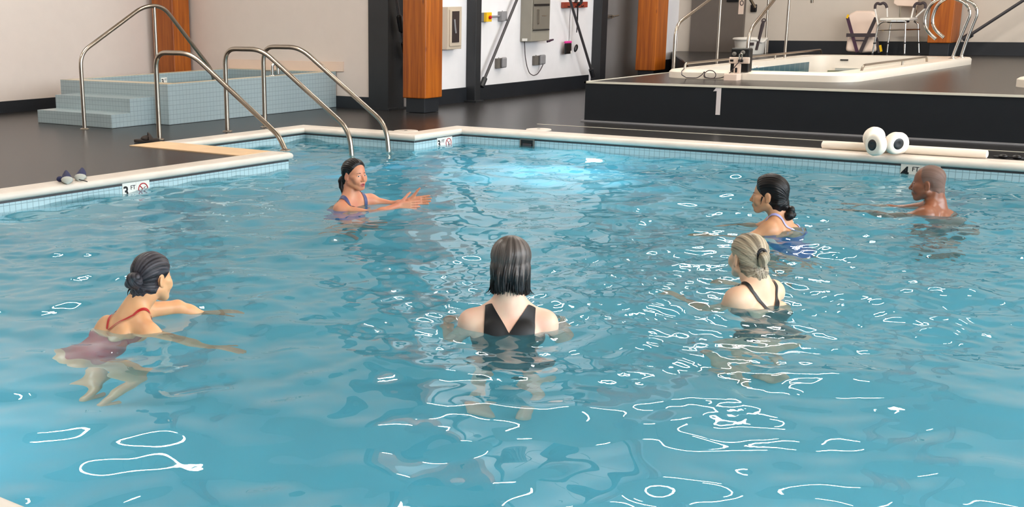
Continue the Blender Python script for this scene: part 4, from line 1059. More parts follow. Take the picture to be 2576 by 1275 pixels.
def clip_shell(V, Q, N, g, off):
    """the part of a surface where g > 0, cut exactly along g = 0 and lifted along the normals by off"""
    T = np.concatenate([Q[:, [0, 1, 2]], Q[:, [0, 2, 3]]])
    gp = g[T]; pos = gp > 0
    keep = pos.any(1); T, gp, pos = T[keep], gp[keep], pos[keep]
    W = (V + N * (off if np.ndim(off) == 0 else off[:, None]))
    tris = []; newv = []; base = len(W); emap = {}
    full = pos.all(1); tris.append(T[full])
    part = np.where(~full)[0]; out = []
    def cut(i, j):
        key = (i, j) if i < j else (j, i)
        if key not in emap:
            a, b = key; t = g[a] / (g[a] - g[b]); emap[key] = base + len(newv); newv.append(W[a] * (1 - t) + W[b] * t)
        return emap[key]
    for k in part:
        tri = T[k]; poly = []
        for a in range(3):
            i, j = int(tri[a]), int(tri[(a + 1) % 3])
            if g[i] > 0: poly.append(i)
            if (g[i] > 0) != (g[j] > 0): poly.append(cut(i, j))
        for a in range(1, len(poly) - 1): out.append((poly[0], poly[a], poly[a + 1]))
    if out: tris.append(np.array(out))
    T = np.concatenate(tris); W = np.concatenate([W, np.array(newv)]) if newv else W
    used, inv = np.unique(T, return_inverse=True)
    return W[used], inv.reshape(T.shape)

def skin_mat(name, col, rough=0.42, blotch=None):
    m = mat(name, col, rough, noise=0.06, nscale=9, col2=blotch or tuple(c * k for c, k in zip(col, (0.95, 0.84, 0.8))))
    b = m.node_tree.nodes['Principled BSDF']
    b.inputs['Subsurface Weight'].default_value = 0.12; b.inputs['Subsurface Radius'].default_value = (0.012, 0.005, 0.003)
    b.inputs['Specular IOR Level'].default_value = 0.45
    return m
def hair_mat(name, c1, c2, rough=0.42, spec=0.3):
    m = mat(name, c1, rough, spec=spec); nt = m.node_tree
    at = nt.nodes.new('ShaderNodeAttribute'); at.attribute_name = 'lock'
    cr2 = nt.nodes.new('ShaderNodeValToRGB'); e = cr2.color_ramp.elements
    e[0].position, e[0].color = 0.2, (*c2, 1); e[1].position, e[1].color = 0.75, (*c1, 1)
    nt.links.new(at.outputs['Fac'], cr2.inputs[0]); nt.links.new(cr2.outputs[0], nt.nodes['Principled BSDF'].inputs['Base Color'])
    return m
skin_mat('skin_tan', s(214, 150, 112), blotch=s(206, 128, 104)); skin_mat('skin_face_pink', s(214, 140, 118))
skin_mat('skin_orange', s(226, 172, 126)); skin_mat('skin_fair', s(240, 204, 178), blotch=s(236, 182, 158)); skin_mat('skin_light', s(236, 196, 164))
skin_mat('skin_olive', s(206, 154, 116)); skin_mat('skin_brown', s(140, 90, 66), rough=0.35)
mat('lips_pink', s(170, 84, 84), 0.35); mat('lips_brown', s(112, 62, 54), 0.4)
mat('eye_white', s(222, 212, 204), 0.2); mat('eye_dark', s(30, 22, 20), 0.12)
hair_mat('hair_black', s(26, 22, 22), s(9, 8, 9), 0.4, 0.25); hair_mat('hair_charcoal', s(72, 68, 74), s(24, 23, 28), 0.45)
hair_mat('hair_silver', s(192, 174, 148), s(98, 86, 72), 0.42); hair_mat('hair_bob', s(112, 102, 97), s(58, 50, 47), 0.38, 0.35); hair_mat('hair_stubble', s(120, 94, 84), s(104, 80, 70), 0.6)
def wet_ends(name, dark):
    nt = M[name].node_tree; b = nt.nodes['Principled BSDF']; src = b.inputs['Base Color'].links[0].from_socket
    at = nt.nodes.new('ShaderNodeAttribute'); at.attribute_name = 'wet'
    mx = nt.nodes.new('ShaderNodeMix'); mx.data_type = 'RGBA'; nt.links.new(at.outputs['Fac'], mx.inputs['Factor'])
    nt.links.new(src, mx.inputs[6]); mx.inputs[7].default_value = (*dark, 1); nt.links.new(mx.outputs[2], b.inputs['Base Color'])
wet_ends('hair_bob', s(18, 16, 17))
mat('suit_black', s(16, 15, 19), 0.5, bump=0.1, bscale=400); mat('suit_red', s(176, 26, 26), 0.5, bump=0.1, bscale=400)
mat('suit_blue', s(40, 70, 170), 0.5, bump=0.1, bscale=400); mat('suit_navy', s(72, 78, 120), 0.5); mat('suit_lilac', s(168, 166, 220), 0.5); mat('trunks', s(34, 36, 44), 0.7)

def head_axes(face, tilt_up=0.0, roll=0.0):
    """columns: head's right, forward, up"""
    f = unit(face); u = npv(0, 0, 1); r = unit(np.cross(f, u)); u = np.cross(r, f)
    f2 = f * math.cos(tilt_up) + u * math.sin(tilt_up); u2 = -f * math.sin(tilt_up) + u * math.cos(tilt_up)
    r2 = r * math.cos(roll) + u2 * math.sin(roll); u3 = -r * math.sin(roll) + u2 * math.cos(roll)
    return np.stack([r2, f2, u3], 1)

def add_head(F, c, A, sc=1.0, mouth_open=0.0, jaw=1.0, nose=1.0):
    W = lambda x, y, z: np.asarray(c) + A @ (npv(x, y, z) * sc)
    R = A
    E = lambda x, y, z, rx, ry, rz, k=.012, sub=False: ell(F, W(x, y, z), npv(rx, ry, rz) * sc, R, k * sc, sub)
    K = lambda a, b, ra, rb, k=.01, sub=False: cone(F, W(*a), W(*b), ra * sc, rb * sc, k * sc, sub)
    E(0, -.016, .036, .075, .092, .08)
    E(0, .018, -.012, .0635, .068, .088, .02)
    E(0, -.05, -.03, .052, .05, .062, .03)
    E(0, -.045, -.075, .05, .044, .05, .03)
    E(0, .058, -.092, .025 * jaw, .022, .018, .026)
    for sx in (-1, 1):
        K((sx * .053 * jaw, -.008, -.05), (sx * .018 * jaw, .058, -.09), .019, .016, .024)
        E(sx * .036, .06, -.03, .026, .022, .028, .02)                    # cheeks
        E(sx * .052, .042, -.012, .016, .022, .014, .016)                # cheekbones
    for sx in (-1, 1): E(sx * .031, .1, .001, .021, .0185, .0125, .012, True)   # eye sockets
    for sx in (-1, 1):
        E(sx * .031, .0685, -.0005, .013, .0125, .0115, .002)
        K((sx * .0185, .0795, .0075), (sx * .0435, .0725, .0065), .0033, .003, .004)    # upper lid
        K((sx * .0195, .0785, -.0085), (sx * .0425, .073, -.0075), .003, .003, .005)   # lower lid
    K((0, .081, .008), (0, .1015, -.03), .0065, .0095 * nose, .014)
    E(0, .1, -.032, .0095 * nose, .009, .0085, .006)
    for sx in (-1, 1): E(sx * .0115 * nose, .09, -.036, .0075 * nose, .009, .0065, .006)
    E(0, .077, -.062, .027, .014, .02, .016)
    for sx in (-1, 1): K((sx * .021, .0805, -.0625), (sx * .005, .0905, -.0585), .0032, .0046, .005)
    lo = -.0675 - mouth_open
    for sx in (-1, 1): K((sx * .019, .0805, lo + .003), (sx * .004, .0895, lo - .0005), .0034, .0054, .005)
    if mouth_open: E(0, .096, -.063 - mouth_open / 2, .014, .016, .0025 + mouth_open / 2, .002, True)
    else: K((-.019, .0905, -.0632), (.019, .0905, -.0632), .0012, .0012, .004, True)
    for sx in (-1, 1):
        E_ = R @ np.array([[math.cos(.35 * sx), -math.sin(.35 * sx), 0], [math.sin(.35 * sx), math.cos(.35 * sx), 0], [0, 0, 1]])
        E2 = E_ @ np.array([[1, 0, 0], [0, math.cos(-.2), -math.sin(-.2)], [0, math.sin(-.2), math.cos(-.2)]])
        ell(F, W(sx * .0735, -.014, -.008), npv(.0075, .017, .03) * sc, E2, .005)
        E(sx * .073, -.007, -.03, .007, .008, .01, .006)
        ell(F, W(sx * .083, -.009, -.004), npv(.006, .009, .016) * sc, E2, .004, sub=True)
    return W
def face_idx(fc, mo, gaze):
    """which material each face of the head wears: skin, lips, white of the eye, iris"""
    idx = np.zeros(len(fc), int); near = np.linalg.norm(fc, axis=1) < 0.16
    for sx in (-1, 1):
        q = fc - npv(sx * .031, .0745, -.0005)
        idx[near & (np.linalg.norm(q / npv(.0112, .022, .0052), axis=1) < 1)] = 2
        idx[near & (np.linalg.norm((q - npv(gaze, 0, .0004)) / npv(.0056, .022, .0056), axis=1) < 1) & (np.abs(q[:, 2]) < .0056)] = 3
    wz = np.sqrt(np.clip(1 - (fc[:, 0] / .022) ** 2, 0, 1))
    idx[near & (np.abs(fc[:, 0]) < .022) & (fc[:, 1] > .074) & (fc[:, 2] < -.054) & (np.abs(fc[:, 2] + .0635 + mo / 2) < (.0088 + mo * .55) * wz)] = 1
    return idx
def brows(ctx, material, r=.0026, lift=0.0):
    for sx in (-1, 1): strand(ctx, [(sx * .017, .0835, .0165 + lift), (sx * .03, .0835, .0205 + lift), (sx * .049, .0705, .0165 + lift)], r, material, 'eyebrow')

def add_hand(F, wrist, d, palm_n, thumb_side, L=0.175, curl=0.15, spread=0.05):
    """palm and five separate fingers; d along the hand, palm_n out of the palm, thumb_side across it"""
    d = unit(d); t = unit(np.asarray(thumb_side) - d * np.dot(thumb_side, d)); n = np.cross(d, t)
    if np.dot(n, palm_n) < 0: n = -n
    k = L / 0.18; w0 = np.asarray(wrist)
    P = lambda a, b, c_: w0 + d * a * k + t * b * k + n * c_ * k
    for b0, b1 in ((.022, .026), (.008, .009), (-.007, -.008), (-.02, -.024)):
        cone(F, P(.0, b0 * .8, 0), P(.088, b1, 0), .0155 * k, .0115 * k, 0.01)
    for b0, ln, sp in ((.0275, .073, .5), (.0095, .082, .15), (-.0085, .075, -.2), (-.0255, .058, -.6)):
        p = P(.088, b0, 0); a = 0.0; r = .0092 * k
        dirv = unit(d + t * sp * spread * 2)
        for i, fr in enumerate((.45, .3, .25)):
            a += curl; q = p + (dirv * math.cos(a) + n * math.sin(a)) * ln * fr * k
            cone(F, p, q, r, r * .9, 0.003); p, r = q, r * .92
    p0, p1 = P(.018, .024, .004), P(.05, .054, .012); d2 = unit(d * .62 + t * .75 + n * .2)
    cone(F, p0, p1, .0145 * k, .0115 * k, 0.008); p2 = p1 + d2 * .034 * k; p3 = p2 + unit(d2 + d * .25) * .027 * k
    cone(F, p1, p2, .0105 * k, .0095 * k, 0.004); cone(F, p2, p3, .0095 * k, .0078 * k, 0.003)

def person(px, py, spec):
    """spec joints are metres in a frame whose x runs to the picture's right and y away along the sight line, z up from the water"""
    base = on_z(0.0, px, py); los = Vector((base.x - EYE.x, base.y - EYE.y, 0)).normalized(); R_ = Vector((los.y, -los.x, 0))
    root = thing('person', (base.x, base.y, 0.0), spec['label'], 'person', None)
    root.rotation_euler = (0, 0, math.atan2(R_.y, R_.x))
    J = {k: npv(*v) for k, v in spec['joints'].items()}
    sc = spec.get('scale', 1.0); W_ = spec.get('width', 1.0)
    hs = spec.get('res', 0.0042)
    pts = np.array(list(J.values())); lo, hi = pts.min(0) - 0.2, pts.max(0) + 0.2
    zf = J['head'][2] - 0.14
    zs = np.concatenate([np.arange(lo[2], -0.22, 0.009), np.arange(-0.22, zf, 0.0046), np.arange(zf, hi[2], 0.003)])
    F = Field(np.arange(lo[0], hi[0], hs), np.arange(lo[1], hi[1], hs), zs)
    up_ = unit(J['neck'] - J['pelvis']); fr = npv(*spec['torso_face'], 0); fr = unit(fr - up_ * np.dot(fr, up_)); rgt = np.cross(fr, up_)
    T = np.stack([rgt, fr, up_], 1); pel, nk = J['pelvis'], J['neck']; tl = np.linalg.norm(nk - pel)
    at_ = lambda f_, x=0, y=0: pel + up_ * tl * f_ + rgt * x + fr * y
    # torso
    ell(F, at_(.0, 0, -.01), npv(.165 * W_, .115 * W_, .12), T, 0.05)
    ell(F, at_(.32), npv(.138 * W_, .102 * W_, .15), T, 0.06)
    ell(F, at_(.66, 0, 0), npv(.152 * W_, .108 * W_, .17), T, 0.06)
    if spec.get('bust'):
        for sx in (-1, 1): ell(F, at_(.62, sx * .075, .085), npv(.062, .05, .06), T, 0.04)
    for sx in (-1, 1):
        ell(F, at_(.72, sx * .075, -.07), npv(.062 * W_, .034, .085), T, 0.04)      # shoulder blades
        ell(F, at_(-.1, sx * .07, -.07), npv(.082, .075, .085), T, 0.04)
    for sd in ('l', 'r'):
        sh, el, wr = J['sh_' + sd], J['el_' + sd], J['wr_' + sd]
        ar = spec.get('arm', 1.0)
        cone(F, at_(.93), sh, .05, .05 * ar, 0.05)
        cone(F, nk + up_ * .045, sh * .7 + nk * .3, .034, .036, 0.05)             # trapezius
        ell(F, sh, npv(.058, .058, .058) * ar, None, 0.035)
        cone(F, sh, el, .048 * ar, .037 * ar, 0.03)
        cone(F, el, el + (wr - el) * .35, .037 * ar, .036 * ar, 0.02); cone(F, el + (wr - el) * .3, wr, .036 * ar, .024, 0.02)
        hd = spec['hands'][sd]
        add_hand(F, wr, hd[0], hd[1], hd[2], curl=hd[3] if len(hd) > 3 else 0.14, L=spec.get('hand', 0.172))
        hp, kn, an = J['hip_' + sd], J['kn_' + sd], J['an_' + sd]
        cone(F, hp, kn, .08 * W_, .052, 0.05); cone(F, kn, kn + (an - kn) * .35, .052, .05, 0.02); cone(F, kn + (an - kn) * .3, an, .05, .034, 0.02)
        ft = unit(npv(fr[0], fr[1], 0)); cone(F, an + npv(0, 0, -.03), an + ft * .15 + npv(0, 0, -.045), .034, .024, 0.02)
    # neck and head
    A = head_axes(spec['face'], spec.get('tilt', 0.0), spec.get('roll', 0.0)); hc = J['head']
    hsz = spec.get('head_scale', 1.0)
    cone(F, nk, hc + A @ (npv(0, -.03, -.05) * hsz), spec.get('neck_r', .055), .05, 0.035)
    WH = add_head(F, hc, A, hsz, spec.get('mouth', 0.0), spec.get('jaw', 1.0), spec.get('nose', 1.0))
    V, Q = surface_net(F); N = vert_normals(V, Q)
    H = ((V - hc) @ A) / hsz                                # head coordinates
    TP = (V - nk) @ T                                       # torso coordinates from the neck base
    # materials by face
    idx = face_idx(H[Q].mean(1), spec.get('mouth', 0.0), spec.get('gaze', 0.0))
    body = np_mesh('body', V, Q, [spec['skin'], spec['lips'], 'eye_white', 'eye_dark'], root, idx)
    # clothing and hair
    dT = np.minimum.reduce([sd_ell(V.astype(np.float32), at_(.0, 0, -.01), npv(.165 * W_, .115 * W_, .12), T), sd_ell(V.astype(np.float32), at_(.32), npv(.138 * W_, .102 * W_, .15), T), sd_ell(V.astype(np.float32), at_(.66), npv(.152 * W_, .108 * W_, .17), T)])
    ctx = dict(V=V, Q=Q, N=N, H=H, TP=TP, dT=dT, root=root, A=A, hc=hc, hsz=hsz, W=WH, T=T, nk=nk, tl=tl, J=J)
    spec['dress'](ctx)
    return ctx

STREAK = np.random.default_rng(21).random(400)
def streak(o, ang):
    """colour that differs from lock to lock of the hair, kept as a value per vertex"""
    i = (np.asarray(ang) * 24) % 400; j = (np.asarray(ang) * 7 + 50) % 400
    v = 0.6 * np.interp(i, np.arange(400), STREAK) + 0.4 * np.interp(j, np.arange(400), STREAK)
    a = o.data.attributes.new('lock', 'FLOAT', 'POINT'); a.data.foreach_set('value', v.astype(np.float32)); return o
def smooth01(x): x = np.clip(x, 0, 1); return x * x * (3 - 2 * x)
def cap(ctx, line, thick, material, name='hair', zmin=-0.1, grow=0.03, comb=None, back=None):
    """hair lying on the skull behind a hairline given as (z, y) pairs"""
    H = ctx['H']; zz, yy = np.array(sorted(line)).T
    g = np.interp(H[:, 2], zz, yy) - H[:, 1]
    nape = zmin + .28 * np.abs(H[:, 0]) + .004 * np.sin(170 * H[:, 0]) + .003 * np.sin(310 * H[:, 0] + 1)
    g = np.minimum(g, H[:, 2] - nape)
    g = np.minimum(g, 0.16 - np.linalg.norm(H, axis=1))
    ear = np.minimum(np.linalg.norm((H - npv(.08, -.012, -.01)) / npv(1, 1, 1.5), axis=1), np.linalg.norm((H - npv(-.08, -.012, -.01)) / npv(1, 1, 1.5), axis=1)) - 0.021
    g = np.minimum(g, ear)
    off = thick * smooth01(g / grow) - 0.0006 * (g < .002)
    if comb is not None: off = off + comb(H) * smooth01(g / grow)
    V, T_ = clip_shell(ctx['V'], ctx['Q'], ctx['N'], g, off * ctx['hsz'])
    o = np_mesh(name, V, T_, [material], ctx['root'])
    Hn = ((V - ctx['hc']) @ ctx['A']) / ctx['hsz']
    return streak(o, np.arctan2(Hn[:, 0], Hn[:, 2] + 0.03) + 0.25 * np.sin(9 * Hn[:, 1]) * Hn[:, 0] * 4)
def blob(ctx, shapes, material, name, h=0.0035, post=None, headspace=True, wet=None):
    """a little lump of hair grown the same way, shapes in head coordinates"""
    P = []
    for q in shapes: P += [np.asarray(q[1]) - max(np.ravel(q[-1 if q[0] == 'e' else 3])), np.asarray(q[1]) + max(np.ravel(q[-1 if q[0] == 'e' else 3]))] + ([np.asarray(q[2]) - q[4], np.asarray(q[2]) + q[4]] if q[0] == 'c' else [])
    P = np.array(P); lo, hi = P.min(0) - .015, P.max(0) + .015
    F = Field(*[np.arange(l, h_, h) for l, h_ in zip(lo, hi)])
    for q in shapes:
        if q[0] == 'e': ell(F, q[1], q[2], None, 0.006)
        else: cone(F, q[1], q[2], q[3], q[4], 0.006)
    if post is not None:
        X = np.stack(np.meshgrid(*F.ax, indexing='ij'), -1); F.d = post(X, F.d).astype(np.float32)
    V, Q = surface_net(F); V0 = V
    if headspace: V = ctx['hc'] + (V * ctx['hsz']) @ ctx['A'].T
    o = np_mesh(name, V, Q, [material], ctx['root'])
    if wet is None: return streak(o, V0[:, 0] * 14 + V0[:, 2] * 6)
    a = o.data.attributes.new('wet', 'FLOAT', 'POINT'); a.data.foreach_set('value', wet(V0).astype(np.float32))
    return streak(o, np.arctan2(V0[:, 0], V0[:, 1]))
def suit(ctx, g, material, off=0.0035, name='swimsuit', tol=0.022):
    g = np.minimum(g, tol - ctx['dT'])
    V, T_ = clip_shell(ctx['V'], ctx['Q'], ctx['N'], g, off)
    return np_mesh(name, V, T_, [material], ctx['root'])
def strand(ctx, pts, r0, material, name='hair_strand'):
    P = [Vector(ctx['hc'] + ctx['A'] @ (npv(*p) * ctx['hsz'])) for p in pts]
    P = smooth_path(P, 0.03, 4); n = len(P)
    o = MB().tube(P, [r0 * (1 - 0.8 * i / (n - 1)) for i in range(n)], 8).build(name, material); o.parent = ctx['root']
    return o
def worn_tube(ctx, pts, r, material, name, closed=False):
    o = MB().tube([Vector(p) for p in pts], r, 10, closed=closed).build(name, material); o.parent = ctx['root']; return o

# leg joints for someone standing with bent knees on the pool floor
def legs(pel, fwd, floor, wide=0.09, knee=0.16):
    f = unit(npv(fwd[0], fwd[1], 0)); r = npv(f[1], -f[0], 0); out = {}
    for sd, sx in (('l', -1), ('r', 1)):
        hip = npv(*pel) + r * sx * wide + npv(0, 0, -.06)
        an = npv(pel[0], pel[1], floor + .075) + r * sx * (wide + .03) - f * 0.02
        kn = (hip + an) / 2 + f * knee + r * sx * .02
        out['hip_' + sd], out['kn_' + sd], out['an_' + sd] = tuple(hip), tuple(kn), tuple(an)
    return out

# ------------------------------------------------------------------ the six people in the water
def az(X): return np.arctan2(X[..., 0], X[..., 1])
comb_back = lambda H: 0.0012 * np.sin(62 * np.arctan2(H[:, 0], H[:, 2] + 0.03)) + 0.0008 * np.sin(23 * np.arctan2(H[:, 0], H[:, 2] + 0.03) + 1.3)
def knot(X, d):
    return d + 0.0022 * np.sin(95 * X[..., 0] + 60 * X[..., 2]) * np.sin(80 * X[..., 2] - 50 * X[..., 1])
def y_back(TP, w, join, spread_, up_at=0.1):
    """two straps running from one point on the back over the shoulders"""
    x, y, z = TP.T
    t = np.clip((z - join) / up_at, 0, 1)
    xc = np.where(y < 0.02, 0.006 + spread_ * t, spread_ + 0.006)
    g = w - np.abs(np.abs(x) - xc)
    g = np.minimum(g, 0.14 - np.abs(y)); g = np.where((y > 0.02) & (z < -.16), -1, g)
    return np.where((y < 0.02) & (z < join), -1, g)

def dress_instructor(c):
    TP = c['TP']; x, y, z = TP.T
    suit(c, np.minimum(-0.125 - z, 0.2), 'suit_blue')
    for sx in (-1, 1): suit(c, np.minimum(np.minimum(np.minimum(0.014 - np.abs(np.abs(x) - 0.092), z + 0.135), .15 - np.abs(y)), sx * x), 'suit_navy', .004, 'swimsuit_strap', tol=.075)
    cap(c, [(-.13, -.07), (-.09, -.06), (-.05, -.045), (-.02, -.02), (.01, .012), (.035, .035), (.06, .052), (.08, .062), (.1, .085), (.14, .13)], .011, 'hair_black', zmin=-.085, comb=comb_back)
    blob(c, [('e', (.045, -.098, -.035), (.026, .024, .03)), ('c', (.055, -.1, -.045), (.062, -.09, -.095), .022, .015), ('c', (.062, -.09, -.095), (.066, -.07, -.14), .014, .005)], 'hair_black', 'ponytail', post=knot)
    strand(c, [(.065, -.09, -.06), (.075, -.085, -.1), (.08, -.06, -.155)], .005, 'hair_black')
    brows(c, 'hair_black', .0022, .003)
PELV = lambda *a: a
J = dict(pelvis=(-.06, .07, -.46), neck=(-.035, .02, .05), head=(.002, -.004, .222), sh_r=(-.105, -.105, -.015), sh_l=(.115, .125, .01), el_l=(.29, .12, -.025), wr_l=(.40, .02, .018), el_r=(.13, -.19, -.045), wr_r=(.315, -.13, .012))
J.update(legs(J['pelvis'], (.7, -.71), -1.02))
person(893, 516, dict(label='woman with slicked black hair facing the group, both hands held out over the water', joints=J, torso_face=(.7, -.71), face=(.66, -.75, 0), tilt=0.02, mouth=.007, skin='skin_tan', lips='lips_pink', head_scale=.97, arm=.84, res=.0036, bust=True, nose=1.02, gaze=.002,
    hands=dict(l=((1, -.12, .1), (0, -1, .1), (.1, 0, 1), .05), r=((1, .02, .0), (0, 1, .1), (.1, 0, 1), .08)), dress=dress_instructor))

def dress_left(c):
    TP = c['TP']; x, y, z = TP.T
    suit(c, np.where(y < 0, -0.2 - z + .25 * np.abs(x), -.13 - z), 'suit_red')
    suit(c, y_back(TP, .0058, -.12, .075, .11), 'suit_red', .0045, 'swimsuit_straps', tol=.08)
    cap(c, [(-.13, -.06), (-.09, -.045), (-.05, -.03), (-.02, -.012), (.01, .02), (.035, .05), (.06, .066), (.085, .075), (.1, .09), (.14, .13)], .013, 'hair_charcoal', zmin=-.085, comb=comb_back)
    blob(c, [('e', (.0, -.118, -.005), (.045, .04, .042)), ('e', (-.02, -.13, -.02), (.026, .026, .024)), ('e', (.02, -.135, .012), (.026, .024, .024)), ('e', (.0, -.09, -.05), (.03, .03, .03))], 'hair_charcoal', 'hair_bun', post=knot)
    strand(c, [(-.03, -.09, -.05), (-.045, -.1, -.09), (-.035, -.095, -.12)], .008, 'hair_charcoal')
    strand(c, [(-.03, -.1, -.03), (-.055, -.115, -.06), (-.06, -.11, -.085)], .005, 'hair_charcoal')
J = dict(pelvis=(-.23, -.08, -.4), neck=(-.015, 0, .066), head=(.088, .05, .212), sh_r=(.05, -.145, -.015), sh_l=(.015, .165, .03), el_l=(.2, .21, .028), wr_l=(.38, .25, -.06), el_r=(.19, -.22, -.09), wr_r=(.33, -.3, -.135))
J.update(legs(J['pelvis'], (.85, .5), -1.08, knee=.2))
person(345, 818, dict(label='woman with a dark grey hair bun and red strapped swimsuit leaning forward, back turned', joints=J, torso_face=(.85, .5), face=(.76, .65, -.05), tilt=-.06, roll=.05, skin='skin_orange', lips='lips_pink', head_scale=.98, arm=.9, bust=True, width=.88,
    hands=dict(l=((1, .15, -.3), (0, -.3, -1), (0, -1, 0)), r=((.85, -.4, -.2), (0, 0, -1), (.3, 1, 0))), dress=dress_left))

def dress_bob(c):
    TP = c['TP']; x, y, z = TP.T
    ax_ = np.abs(x - .008)
    inner = np.clip(.078 * (z + .118) / .118, 0, .09); outer = np.where(z > -.14, .112, .112 + .7 * (-.14 - z))
    back = np.minimum(ax_ - inner, outer - ax_); back = np.where(z < -.125, outer - ax_, back)
    front = np.minimum(np.minimum(ax_ - np.clip(.07 * (z + .16) / .12, 0, .07), outer - ax_), 1)
    suit(c, np.where(y < .0, back, front), 'suit_black', .004, tol=.05)
    jag = lambda X: .006 * np.sin(31 * az(X)) + .005 * np.sin(53 * az(X) + 1) + .012 * np.cos(2 * az(X))
    def post(X, d):
        a = az(X); q = 0.0016 * np.sin(70 * a + 6 * np.sin(20 * X[..., 2])) + .0014 * np.sin(27 * a + 2)
        d = d + q * np.clip((.1 - X[..., 2]) / .1, 0, 1)
        return np.maximum(d, (-.135 + jag(X)) - X[..., 2])
    blob(c, [('e', (0, -.018, .034), (.091, .103, .089)), ('e', (0, -.03, -.03), (.091, .088, .11)), ('c', (-.062, -.02, -.06), (-.072, -.02, -.135), .028, .016), ('c', (.062, -.02, -.06), (.074, -.02, -.135), .028, .016), ('c', (-.03, -.08, -.05), (-.034, -.078, -.14), .036, .03), ('c', (.03, -.08, -.05), (.034, -.078, -.14), .036, .03)],
         'hair_bob', 'hair', h=.003, post=post, wet=lambda X: smooth01((-.005 + .03 * np.sin(19 * az(X)) + .022 * np.sin(43 * az(X) + 2) - X[:, 2]) / .06))
    r = random.Random(5)
    for i in range(26):
        a = PI + (i - 12.5) / 12.5 * 1.75; x0, y0 = .084 * math.sin(a), -.03 + .078 * math.cos(a)
        k = 1 + r.uniform(.0, .2)
        strand(c, [(x0 * .97, y0 * .97, -.06), (x0 * 1.0, y0, -.1), (x0 * k, y0 * k, -.133 - r.uniform(0, .011) * (.4 + abs(i - 12.5) / 12.5))], r.uniform(.003, .006), 'hair_black')
    for sx in (-1, 1): strand(c, [(sx * .085, -.02, -.08), (sx * .088, -.02, -.125), (sx * .11, -.02, -.145)], .006, 'hair_black')
J = dict(pelvis=(0, -.03, -.47), neck=(.005, 0, .11), head=(.01, .03, .298), sh_l=(-.158, .0, .015), sh_r=(.163, .01, .015), el_l=(-.245, .08, -.22), el_r=(.25, .09, -.22), wr_l=(-.28, .3, -.2), wr_r=(.28, .31, -.2))
J.update(legs(J['pelvis'], (0, 1), -1.15))
person(1276, 822, dict(label='woman with a wet dark grey bob and wide-strapped black swimsuit seen from behind', joints=J, torso_face=(.03, 1), face=(.05, 1, -.05), skin='skin_fair', lips='lips_pink', neck_r=.062, bust=True, width=1.08, arm=1.06,
    hands=dict(l=((.2, 1, 0), (0, 0, -1), (1, 0, 0)), r=((-.2, 1, 0), (0, 0, -1), (-1, 0, 0))), dress=dress_bob))

def dress_blonde(c):
    TP = c['TP']; x, y, z = TP.T
    suit(c, np.where(y < 0, -0.17 - z + .12 * np.abs(x), -.12 - z), 'suit_black', .004)
    suit(c, y_back(TP, .011, -.14, .088, .13), 'suit_black', .005, 'swimsuit_straps', tol=.08)
    cap(c, [(-.13, -.07), (-.09, -.055), (-.05, -.04), (-.02, -.02), (.01, .015), (.035, .045), (.06, .064), (.085, .075), (.1, .09), (.14, .13)], .012, 'hair_silver', zmin=-.085, comb=lambda H: 0.0014 * np.sin(50 * np.arctan2(H[:, 0], H[:, 2] - .03)) + .001 * np.sin(21 * np.arctan2(H[:, 0], H[:, 2] - .03)))
    blob(c, [('e', (.0, -.138, .03), (.028, .024, .03)), ('e', (.0, -.134, .008), (.022, .02, .026))], 'hair_silver', 'hair_bun', post=lambda X, d: d + .0014 * np.sin(150 * X[..., 0] + 60 * X[..., 2]))
    ring = [c['hc'] + c['A'] @ npv(.02 * math.cos(a), -.113 - .004 * math.cos(a), .04 + .026 * math.sin(a)) for a in [2 * PI * i / 24 for i in range(24)]]
    worn_tube(c, ring, .008, 'black_rubber', 'hair_tie', True)
    r = random.Random(3)
    for i in range(9):
        x0 = r.uniform(-.045, .045)
        strand(c, [(x0, -.07, -.06), (x0 * 1.2, -.075, -.09), (x0 * 1.3 + r.uniform(-.012, .012), -.068, -.115 - r.uniform(0, .02))], .0035, 'hair_silver')
    strand(c, [(.02, -.115, -.0), (.026, -.12, -.04), (.018, -.105, -.085)], .004, 'hair_silver')
J = dict(pelvis=(.07, -.06, -.5), neck=(.02, -.01, .078), head=(-.04, .04, .207), sh_l=(-.07, -.125, .028), sh_r=(.085, .105, .025), el_l=(-.21, -.06, -.17), wr_l=(-.36, .1, -.14), el_r=(.05, .28, -.16), wr_r=(-.08, .44, -.13))
J.update(legs(J['pelvis'], (-.68, .73), -1.2))
person(1893, 757, dict(label='woman with silver blonde bun and black hair tie in a thin-strapped black swimsuit', joints=J, torso_face=(-.68, .73), face=(-.58, .82, 0), tilt=.05, skin='skin_light', lips='lips_pink', head_scale=.98, bust=True, width=.9,
    hands=dict(l=((-.6, .8, 0), (0, 0, -1), (.8, .6, 0)), r=((-.7, .7, 0), (0, 0, -1), (-.7, -.7, 0))), dress=dress_blonde))

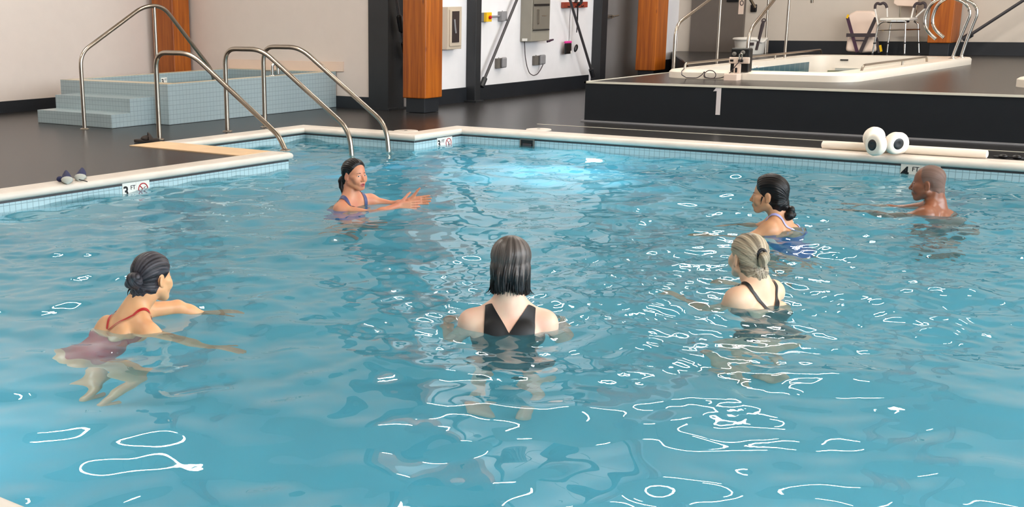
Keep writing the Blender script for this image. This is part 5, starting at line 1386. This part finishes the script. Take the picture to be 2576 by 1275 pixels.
def dress_dark(c):
    TP = c['TP']; x, y, z = TP.T
    g0 = np.where(y < 0, -0.2 - z + .2 * np.abs(x), -.13 - z)
    suit(c, g0, 'suit_blue', .0036)
    suit(c, y_back(TP, .0085, -.19, .085, .16), 'suit_lilac', .0045, 'swimsuit_straps', tol=.08)
    cap(c, [(-.15, -.06), (-.1, -.05), (-.06, -.03), (-.03, -.005), (-.005, .012), (.02, .04), (.045, .062), (.07, .074), (.09, .086), (.14, .13)], .02, 'hair_black', zmin=-.105, grow=.045, comb=comb_back)
    blob(c, [('e', (.0, -.1, -.07), (.034, .03, .034)), ('e', (.012, -.125, -.105), (.038, .036, .036)), ('e', (-.018, -.132, -.125), (.034, .032, .032)), ('e', (.0, -.14, -.09), (.028, .026, .026)), ('e', (.016, -.145, -.125), (.024, .024, .024))], 'hair_black', 'hair_bun', post=knot)
    for sx in (-1, 1): strand(c, [(sx * .07, .02, .0), (sx * .071, .026, -.025), (sx * .068, .03, -.05)], .005, 'hair_black')
    brows(c, 'hair_black')
J = dict(pelvis=(.14, .02, -.47), neck=(.055, .01, .098), head=(-.028, .0, .232), sh_l=(-.005, -.15, .03), sh_r=(.03, .17, .03), el_l=(-.17, -.22, -.045), wr_l=(-.33, -.15, -.05), el_r=(-.1, .25, -.04), wr_r=(-.2, .27, -.04))
J.update(legs(J['pelvis'], (-.95, .25), -1.16, knee=.2))
person(1937, 583, dict(label='woman in profile with low black hair bun and lilac swimsuit straps', joints=J, torso_face=(-.95, .25), face=(-.985, .17, 0), tilt=-.04, skin='skin_olive', lips='lips_brown', bust=True, width=1.02, nose=1.1,
    hands=dict(l=((-1, .2, .02), (0, 0, -1), (0, 1, 0)), r=((-1, -.05, 0), (0, 0, -1), (0, -1, 0))), dress=dress_dark))

def dress_man(c):
    TP = c['TP']; x, y, z = TP.T
    suit(c, -.42 - z, 'trunks', .006, 'swim_trunks')
    cap(c, [(-.13, -.06), (-.08, -.05), (-.04, -.03), (-.01, -.0), (.02, .02), (.05, .03), (.075, .03), (.1, .03), (.14, .03)], .0024, 'hair_stubble', zmin=-.07, grow=.02)
    A, hc = c['A'], c['hc']; n0 = c['nk'] + c['T'] @ npv(0, 0, .035)
    ring = [n0 + c['T'] @ npv(.066 * math.cos(a), .068 * math.sin(a) + .008, .012 - .02 * math.sin(a)) for a in [2 * PI * i / 40 for i in range(40)]]
    worn_tube(c, ring, .0028, 'bright_chrome', 'necklace', True)
J = dict(pelvis=(.14, .0, -.52), neck=(.04, .0, .055), head=(-.02, .0, .182), sh_l=(-.015, -.18, -.022), sh_r=(.03, .2, -.015), el_l=(-.23, -.22, -.07), wr_l=(-.44, -.13, -.07), el_r=(-.18, .26, -.06), wr_r=(-.4, .22, -.05))
J.update(legs(J['pelvis'], (-.95, .2), -1.18, knee=.2))
person(2334, 528, dict(label='man with shaved head and silver necklace in profile below the white noodle', joints=J, torso_face=(-.96, .2), face=(-.985, .17, -.02), tilt=-.04, skin='skin_brown', lips='lips_brown', head_scale=1.05, jaw=1.15, nose=1.25, neck_r=.066, width=1.12, arm=1.15, hand=.19,
    hands=dict(l=((-1, .3, .0), (0, 0, -1), (0, 1, 0)), r=((-1, 0, 0), (0, 0, -1), (0, -1, 0))), dress=dress_man))
